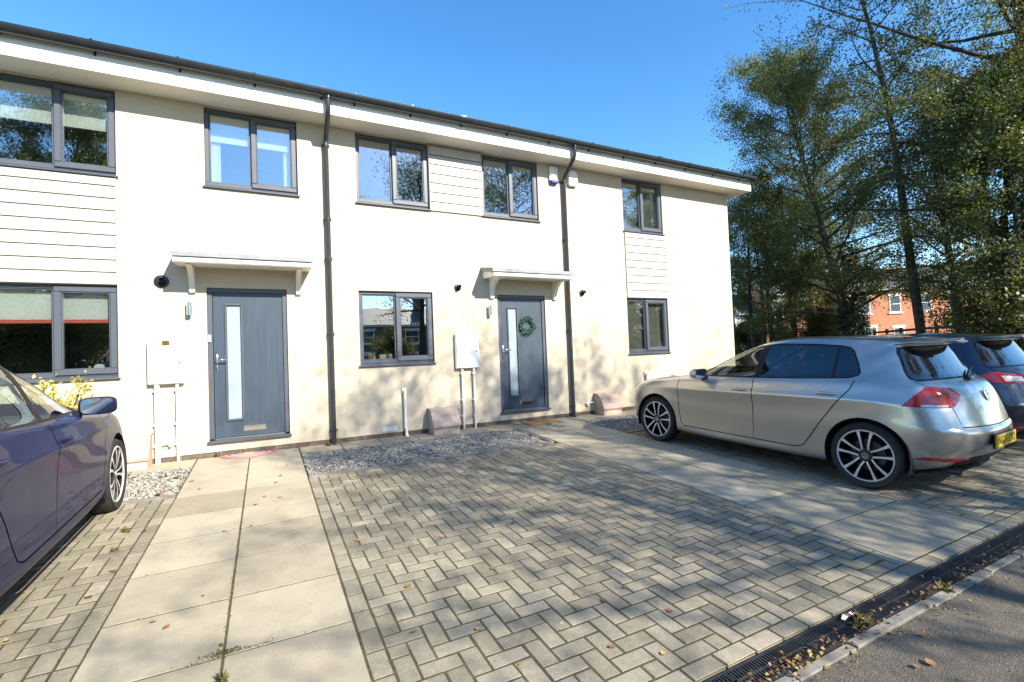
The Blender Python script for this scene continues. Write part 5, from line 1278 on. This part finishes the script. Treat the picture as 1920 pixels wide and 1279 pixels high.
# ------------------------------------------------------------------ railing under the trees
fx0, fy0 = polar(1640, 24); fx1, fy1 = polar(1990, 14.5); fe = empty('railing', (fx0, fy0, -.1), 'low dark rail fence under the trees behind the navy car', 'fence')
for k in range(9):
    t = k/8; x, y = fx0+(fx1-fx0)*t, fy0+(fy1-fy0)*t; m = MB(); m.cbox((x-.04,y-.04,-.2),(x+.04,y+.04,1.62),.008); m.build('post', 'bark', fe)
for z in (1.0, 1.52):
    m = MB(); m.tube([(fx0,fy0,z),(fx1,fy1,z)], .045, 6); m.build('rail', 'bark', fe)

# ------------------------------------------------------------------ brick houses beyond the trees
def far_house(cx, cy, yaw, w, d, he, hr, wallm, label, wins, door=None, chimney=None, name='brick_house', bay=False, bottom=-.3):
    e = empty(name, (cx, cy, bottom), label, 'house', 'houses beyond the trees'); e.rotation_euler = (0,0,yaw)
    def add(mb, nm, mats, parent=e):
        if isinstance(mats, str): mats = [mats]
        o = link(nm, mb.mesh(nm, mats)); fix_normals(o); o.parent = parent; return o
    m = MB(); m.prism([(-w/2,0,0),(-w/2,0,he),(-w/2,d/2,hr),(-w/2,d,he),(-w/2,d,0)], (w,0,0)); add(m, 'wall', wallm)
    m = MB(); o_ = .25; sl = (hr-he)/(d/2)
    m.prism([(-w/2-.05,-o_,he-o_*sl+.02),(-w/2-.05,d/2,hr+.02),(-w/2-.05,d/2,hr+.16),(-w/2-.05,-o_,he-o_*sl+.15)], (w+.1,0,0)); rf = add(m, 'roof', 'slate')
    m = MB(); m.prism([(-w/2-.05,d+o_,he-o_*sl+.02),(-w/2-.05,d/2+.001,hr+.02),(-w/2-.05,d/2+.001,hr+.16),(-w/2-.05,d+o_,he-o_*sl+.15)], (w+.1,0,0)); add(m, 'back_slope', 'slate', rf)
    m = MB(); m.tube([(-w/2,-o_-.04,he-o_*sl),(w/2,-o_-.04,he-o_*sl)], .06, 8); add(m, 'gutter', 'far_white', rf)
    for (x, z, ww, hh) in wins:
        m = MB(); frame_rect(m, x-ww/2, x+ww/2, z, z+hh, .07, -.05, .02); m.box((x-ww/2+.07,-.04,z+hh/2-.03),(x+ww/2-.07,0,z+hh/2+.03)); wn_ = add(m, 'window', 'far_white')
        m = MB(); m.box((x-ww/2+.06,-.02,z+.06),(x+ww/2-.06,-.012,z+hh-.06)); add(m, 'pane', 'far_glass', wn_)
        m = MB(); m.cbox((x-ww/2-.12,-.10,z-.14),(x+ww/2+.12,.02,z-.002),.01); m.cbox((x-ww/2-.12,-.04,z+hh+.002),(x+ww/2+.12,.02,z+hh+.2),.01); add(m, 'sill', 'far_white', wn_)
    if door:
        x, c = door; m = MB(); m.cbox((x-.5,-.06,.1),(x+.5,.02,2.2),.01); add(m, 'door', c)
    if chimney:
        for x in chimney:
            m = MB(); m.cbox((x-.55,d/2-.4,hr-.5),(x+.55,d/2+.4,hr+1.0),.02); m.cbox((x-.62,d/2-.47,hr+1.002),(x+.62,d/2+.47,hr+1.15),.02); ch = add(m, 'chimney', wallm, rf)
            for k in range(4):
                m = MB(); m.lathe([(.11,0),(.13,.05),(.10,.4),(.12,.42),(.12,.45),(.07,.45)], 12, (x-.42+k*.28, d/2, hr+1.15)); add(m, 'chimney_pot', 'chimney_pot', rf)
    return e
yawf = math.radians(-33)
ux, uy = math.cos(yawf), math.sin(yawf); bx, by = polar(1690, 56)
W2 = [(-2.6,4.0,.95,1.5),(0,4.0,.95,1.5),(2.6,4.0,.95,1.5),(-2.4,1.0,1.5,1.7),(.2,1.0,.9,1.6)]
for k, (off, wm, lab, ch) in enumerate(((-8.0,'brick_orange','orange brick house beyond the ivy covered trunk',None),(-.4,'brick_orange','orange brick house with chimney pots beyond the trees',(-1.2,)),(7.2,'brick_orange','orange brick house right of the chimney house',None),(14.8,'brick_buff','buff brick house farthest right beyond the trees',(-2.0,)))):
    far_house(bx+ux*off, by+uy*off, yawf, 7.58, 8, 6.2+.0*k, 8.4, wm, lab, W2, (2.5,'gloss_black'), ch)
x, y = polar(1452, 52); far_house(x, y, yawf, 7, 7, 4.6, 6.6, 'far_white', 'pale rendered house seen through the left trees', [(-1.6,3,1.1,1.3),(1.6,3,1.1,1.3)], None, None, 'rendered_house')
# ------------------------------------------------------------------ brown terrace across the road, mirrored in the lower window
far_house(8, -36, math.pi, 30, 9, 4.6, 6.4, 'brick_brown', 'long brown terrace across the road mirrored in the lower window', [(x, z, 1.3, 1.2) for x in (-12,-8,-4,0,4,8,12) for z in (.8,2.9)], None, (-6,6), 'terrace')
far_house(-24, -36, math.pi, 26, 9, 5.0, 7.6, 'brick_brown', 'brown terrace across the road opposite the left house', [(x, z, 1.3, 1.2) for x in (-9,-5,-1,3,7) for z in (.9,3.2)], None, (0,), 'terrace')

# ------------------------------------------------------------------ fallen leaves, weeds
def fallen_mesh(seed, tone, size, kind):
    r = random.Random(seed); n = 5; L = size; vs = []; fs = []
    w = L*(.34 if kind == 0 else .48); curl = r.uniform(.1,.5)*L; cv = r.uniform(-.6,.6)
    for i in range(n+1):
        t = i/n; ww = w*math.sin(math.pi*min(1,(t*.92+.05)))**.8*(1+r.uniform(-.18,.18)); x = L*(t-.5); yc = cv*L*.3*(t-.5)**2; z = .003+curl*(t-.45)**2
        vs += [(x, yc-ww, z+curl*.35*r.random()), (x, yc, z), (x, yc+ww, z+curl*.45*r.random())]
    for i in range(n):
        for j in (0, 1): a = i*3+j; fs.append((a, a+3, a+4, a+1))
    vs += [(L*.5, -.001, .004), (L*.5, .001, .004), (L*.78, .004+cv*.01, .006)]; k = len(vs); fs.append((k-3, k-1, k-2))
    m = MB(); m.add(vs, fs, 0, tone); return m.mesh('fallen_leaf', ['leaf_fallen'], smooth=True, tone=True)
FM = [fallen_mesh(k, [.08,.2,.33,.45,.58,.72,.85,.97,.3,.65][k % 10], .045+.006*(k % 5), k % 2) for k in range(20)]
fr_ = random.Random(21)
def fallen(x, y, label, group, sc=1.0, kinds=range(20), dz=.004):
    o = bpy.data.objects.new('fallen_leaf', FM[fr_.choice(list(kinds))]); COL.objects.link(o)
    o.location = (x, y, gz(x, y)+dz); o.rotation_euler = (math.atan(SL)+fr_.uniform(-.15,.15), fr_.uniform(-.15,.15), fr_.uniform(0, 6.28)); s = .72*sc*fr_.uniform(.7,1.4); o.scale = (s,s,s)
    tag(o, label, 'leaf', group)
brown = [0,1,2,3,8,10,11,12,13,18]; yel = [4,5,6,7,14,15,16,17]
for k in range(62): fallen(fr_.uniform(.5,3.6), fr_.uniform(-5.9,-1.8), 'small dry leaf lying on the block paved middle drive', 'leaves on the middle drive', .8)
for k in range(16): fallen(fr_.uniform(-.8,.38), fr_.uniform(-5.0,-.6), 'small dry leaf lying on the pale left path', 'leaves on the left path', .85, brown)
for k in range(10): fallen(fr_.uniform(-1.6,-.85), fr_.uniform(-4.6,-1.9), 'small dry leaf on the paving beside the blue car', 'leaves beside the blue car', .9)
for k in range(14): fallen(fr_.uniform(3.75,4.95), fr_.uniform(-5.9,-.8), 'small dry leaf lying on the path beside the silver car', 'leaves on the middle path', .75)
for k in range(16): fallen(fr_.uniform(5.0,9), fr_.uniform(-5.95,-5.2), 'small dry leaf on paving behind the parked cars', 'leaves behind the cars', .8)
for k in range(46): fallen(1.2+fr_.random()**1.4*6, -6.30-abs(fr_.gauss(0,.35)), 'dry leaf lying on the dark road surface', 'leaves on the road', .75, dz=.002)
for k in range(14): fallen(fr_.uniform(-1.25,-.85), fr_.uniform(-1.6,-.9), 'dry brown leaf lying on the left gravel strip', 'leaves on the left gravel', .95, brown, .012)
for k in range(14): fallen(fr_.uniform(.5,3.4), fr_.uniform(-1.6,-.6), 'small brown leaf lying on the middle gravel bed', 'leaves on the middle gravel', .7, brown, .012)
# leaf litter caught along the drain and kerb: nobody could count it
P = []; S_ = []
cl = [(1.75,.3),(2.15,.2),(2.6,.35),(3.25,.5),(3.7,.3),(4.3,.6),(5.2,.5),(6.2,.8)]
for cx, sp_ in cl:
    n = 65; xx = rng.normal(cx, sp_*.45, n); yy = -6.24+rng.normal(0,.03,n); P.append(np.stack([xx, yy, SL*yy+.008+np.abs(rng.normal(0,.006,n))], 1)); S_.append(rng.uniform(.008,.028,n))
n = 420; xx = rng.uniform(1.0,8.5,n); yy = -6.31-np.abs(rng.normal(0,.05,n)); P.append(np.stack([xx, yy, np.full(n,-.264)], 1)); S_.append(rng.uniform(.005,.018,n))
n = 420; xx = rng.uniform(1.0,6.5,n); yy = -6.3-np.abs(rng.normal(0,.55,n)); P.append(np.stack([xx, yy, np.full(n,-.266)], 1)); S_.append(rng.uniform(.004,.014,n))
P = np.concatenate(P); S_ = np.concatenate(S_); n = len(P)
tag(stuff(link('leaf_litter', leaf_mesh('leaf_litter', P, unit(rng.normal(0,.45,(n,3))+np.array([0,0,1.])), S_, .40, rng.beta(1.6,2,n), 'leaf_fallen', .3))), 'crumbled brown leaf litter along the drain and road edge', 'leaf litter')
# litter and moss tufts in the path joints
P = []; S_ = []; 
def clump(x, y, n, sx_, sy_, h, s): 
    xx = rng.normal(x, sx_, n); yy = rng.normal(y, sy_, n); P.append(np.stack([xx, yy, SL*yy+.002+np.abs(rng.normal(0,h,n))], 1)); S_.append(rng.uniform(.4,1.3,n)*s)
P.clear(); S_.clear()
clump(-.21,-4.83,220,.04,.014,.004,.012); clump(-.10,-4.845,80,.07,.007,.002,.011); clump(-.3,-4.86,60,.06,.01,.002,.01)
for k in range(26): clump(-.214, -1.0-k*.145, int(rng.integers(4,18)), .005, .04, .003, .012)
for k in range(150): clump(fr_.choice((.395,.395+M_,-.822,-.822-M_)), fr_.uniform(-5.6,-1.8), int(rng.integers(3,9)), .004, .03, .002, .009)
for k in range(60): clump(-.82+fr_.random()*1.2, -.02-.605*fr_.randrange(1,10), int(rng.integers(2,6)), .03, .003, .002, .009)
P = np.concatenate(P); S_ = np.concatenate(S_); n = len(P)
tag(stuff(link('joint_weeds', leaf_mesh('joint_weeds', P, unit(rng.normal(0,.8,(n,3))+np.array([0,0,.6])), S_, .25, rng.beta(1.5,2,n), 'moss_leaf', .2))), 'moss and dry weed bits growing in the paving joints', 'weeds')
def weed(x, y, label, s=.06, n=40):
    pp = np.tile(np.array([[x, y, gz(x,y)+.003]]), (n,1))+rng.normal(0,s*.18,(n,3))*np.array([1,1,.15]); 
    nn = unit(rng.normal(0,1,(n,3))+np.array([0,0,.35]))
    tag(link('weed', leaf_mesh('weed', pp, nn, rng.uniform(.4,1,n)*s, .2, rng.beta(2,3,n), 'moss_leaf')), label, 'weed')
weed(-1.05,-2.62,'green weed tuft in paving by the blue car front wheel'); weed(-1.02,-3.05,'bright green weed in paving beside the left path edge', .05)
weed(-.62,-.03,'small weed sprouting at the wall left of the left door', .07); weed(-.205,-5.05,'leafy green weed in the path joint at the bottom edge', .05); weed(2.72,-6.2,'weed growing out of the drain at the road edge', .08); weed(3.5,-6.25,'pale weed growing beside the kerb stones', .07); weed(.78,-.12,'weed at the foot of the left downpipe',.08)
# sweet wrapper on the drain
m = MB(); m.add([(2.66,-6.135,SL*-6.13+.006),(2.70,-6.12,SL*-6.13+.012),(2.735,-6.13,SL*-6.13+.014),(2.775,-6.12,SL*-6.13+.006),(2.775,-6.145,SL*-6.13+.008),(2.735,-6.155,SL*-6.13+.013),(2.70,-6.15,SL*-6.13+.013),(2.66,-6.155,SL*-6.13+.007)], [(0,1,6,7),(2,3,4,5)]); m.add([(2.70,-6.12,SL*-6.13+.012),(2.735,-6.13,SL*-6.13+.014),(2.735,-6.155,SL*-6.13+.013),(2.70,-6.15,SL*-6.13+.013)], [(0,1,2,3)], 1)
tag(m.build('sweet_wrapper', ['white_plastic','terracotta']), 'small white and red wrapper lying on the drain grate', 'litter')
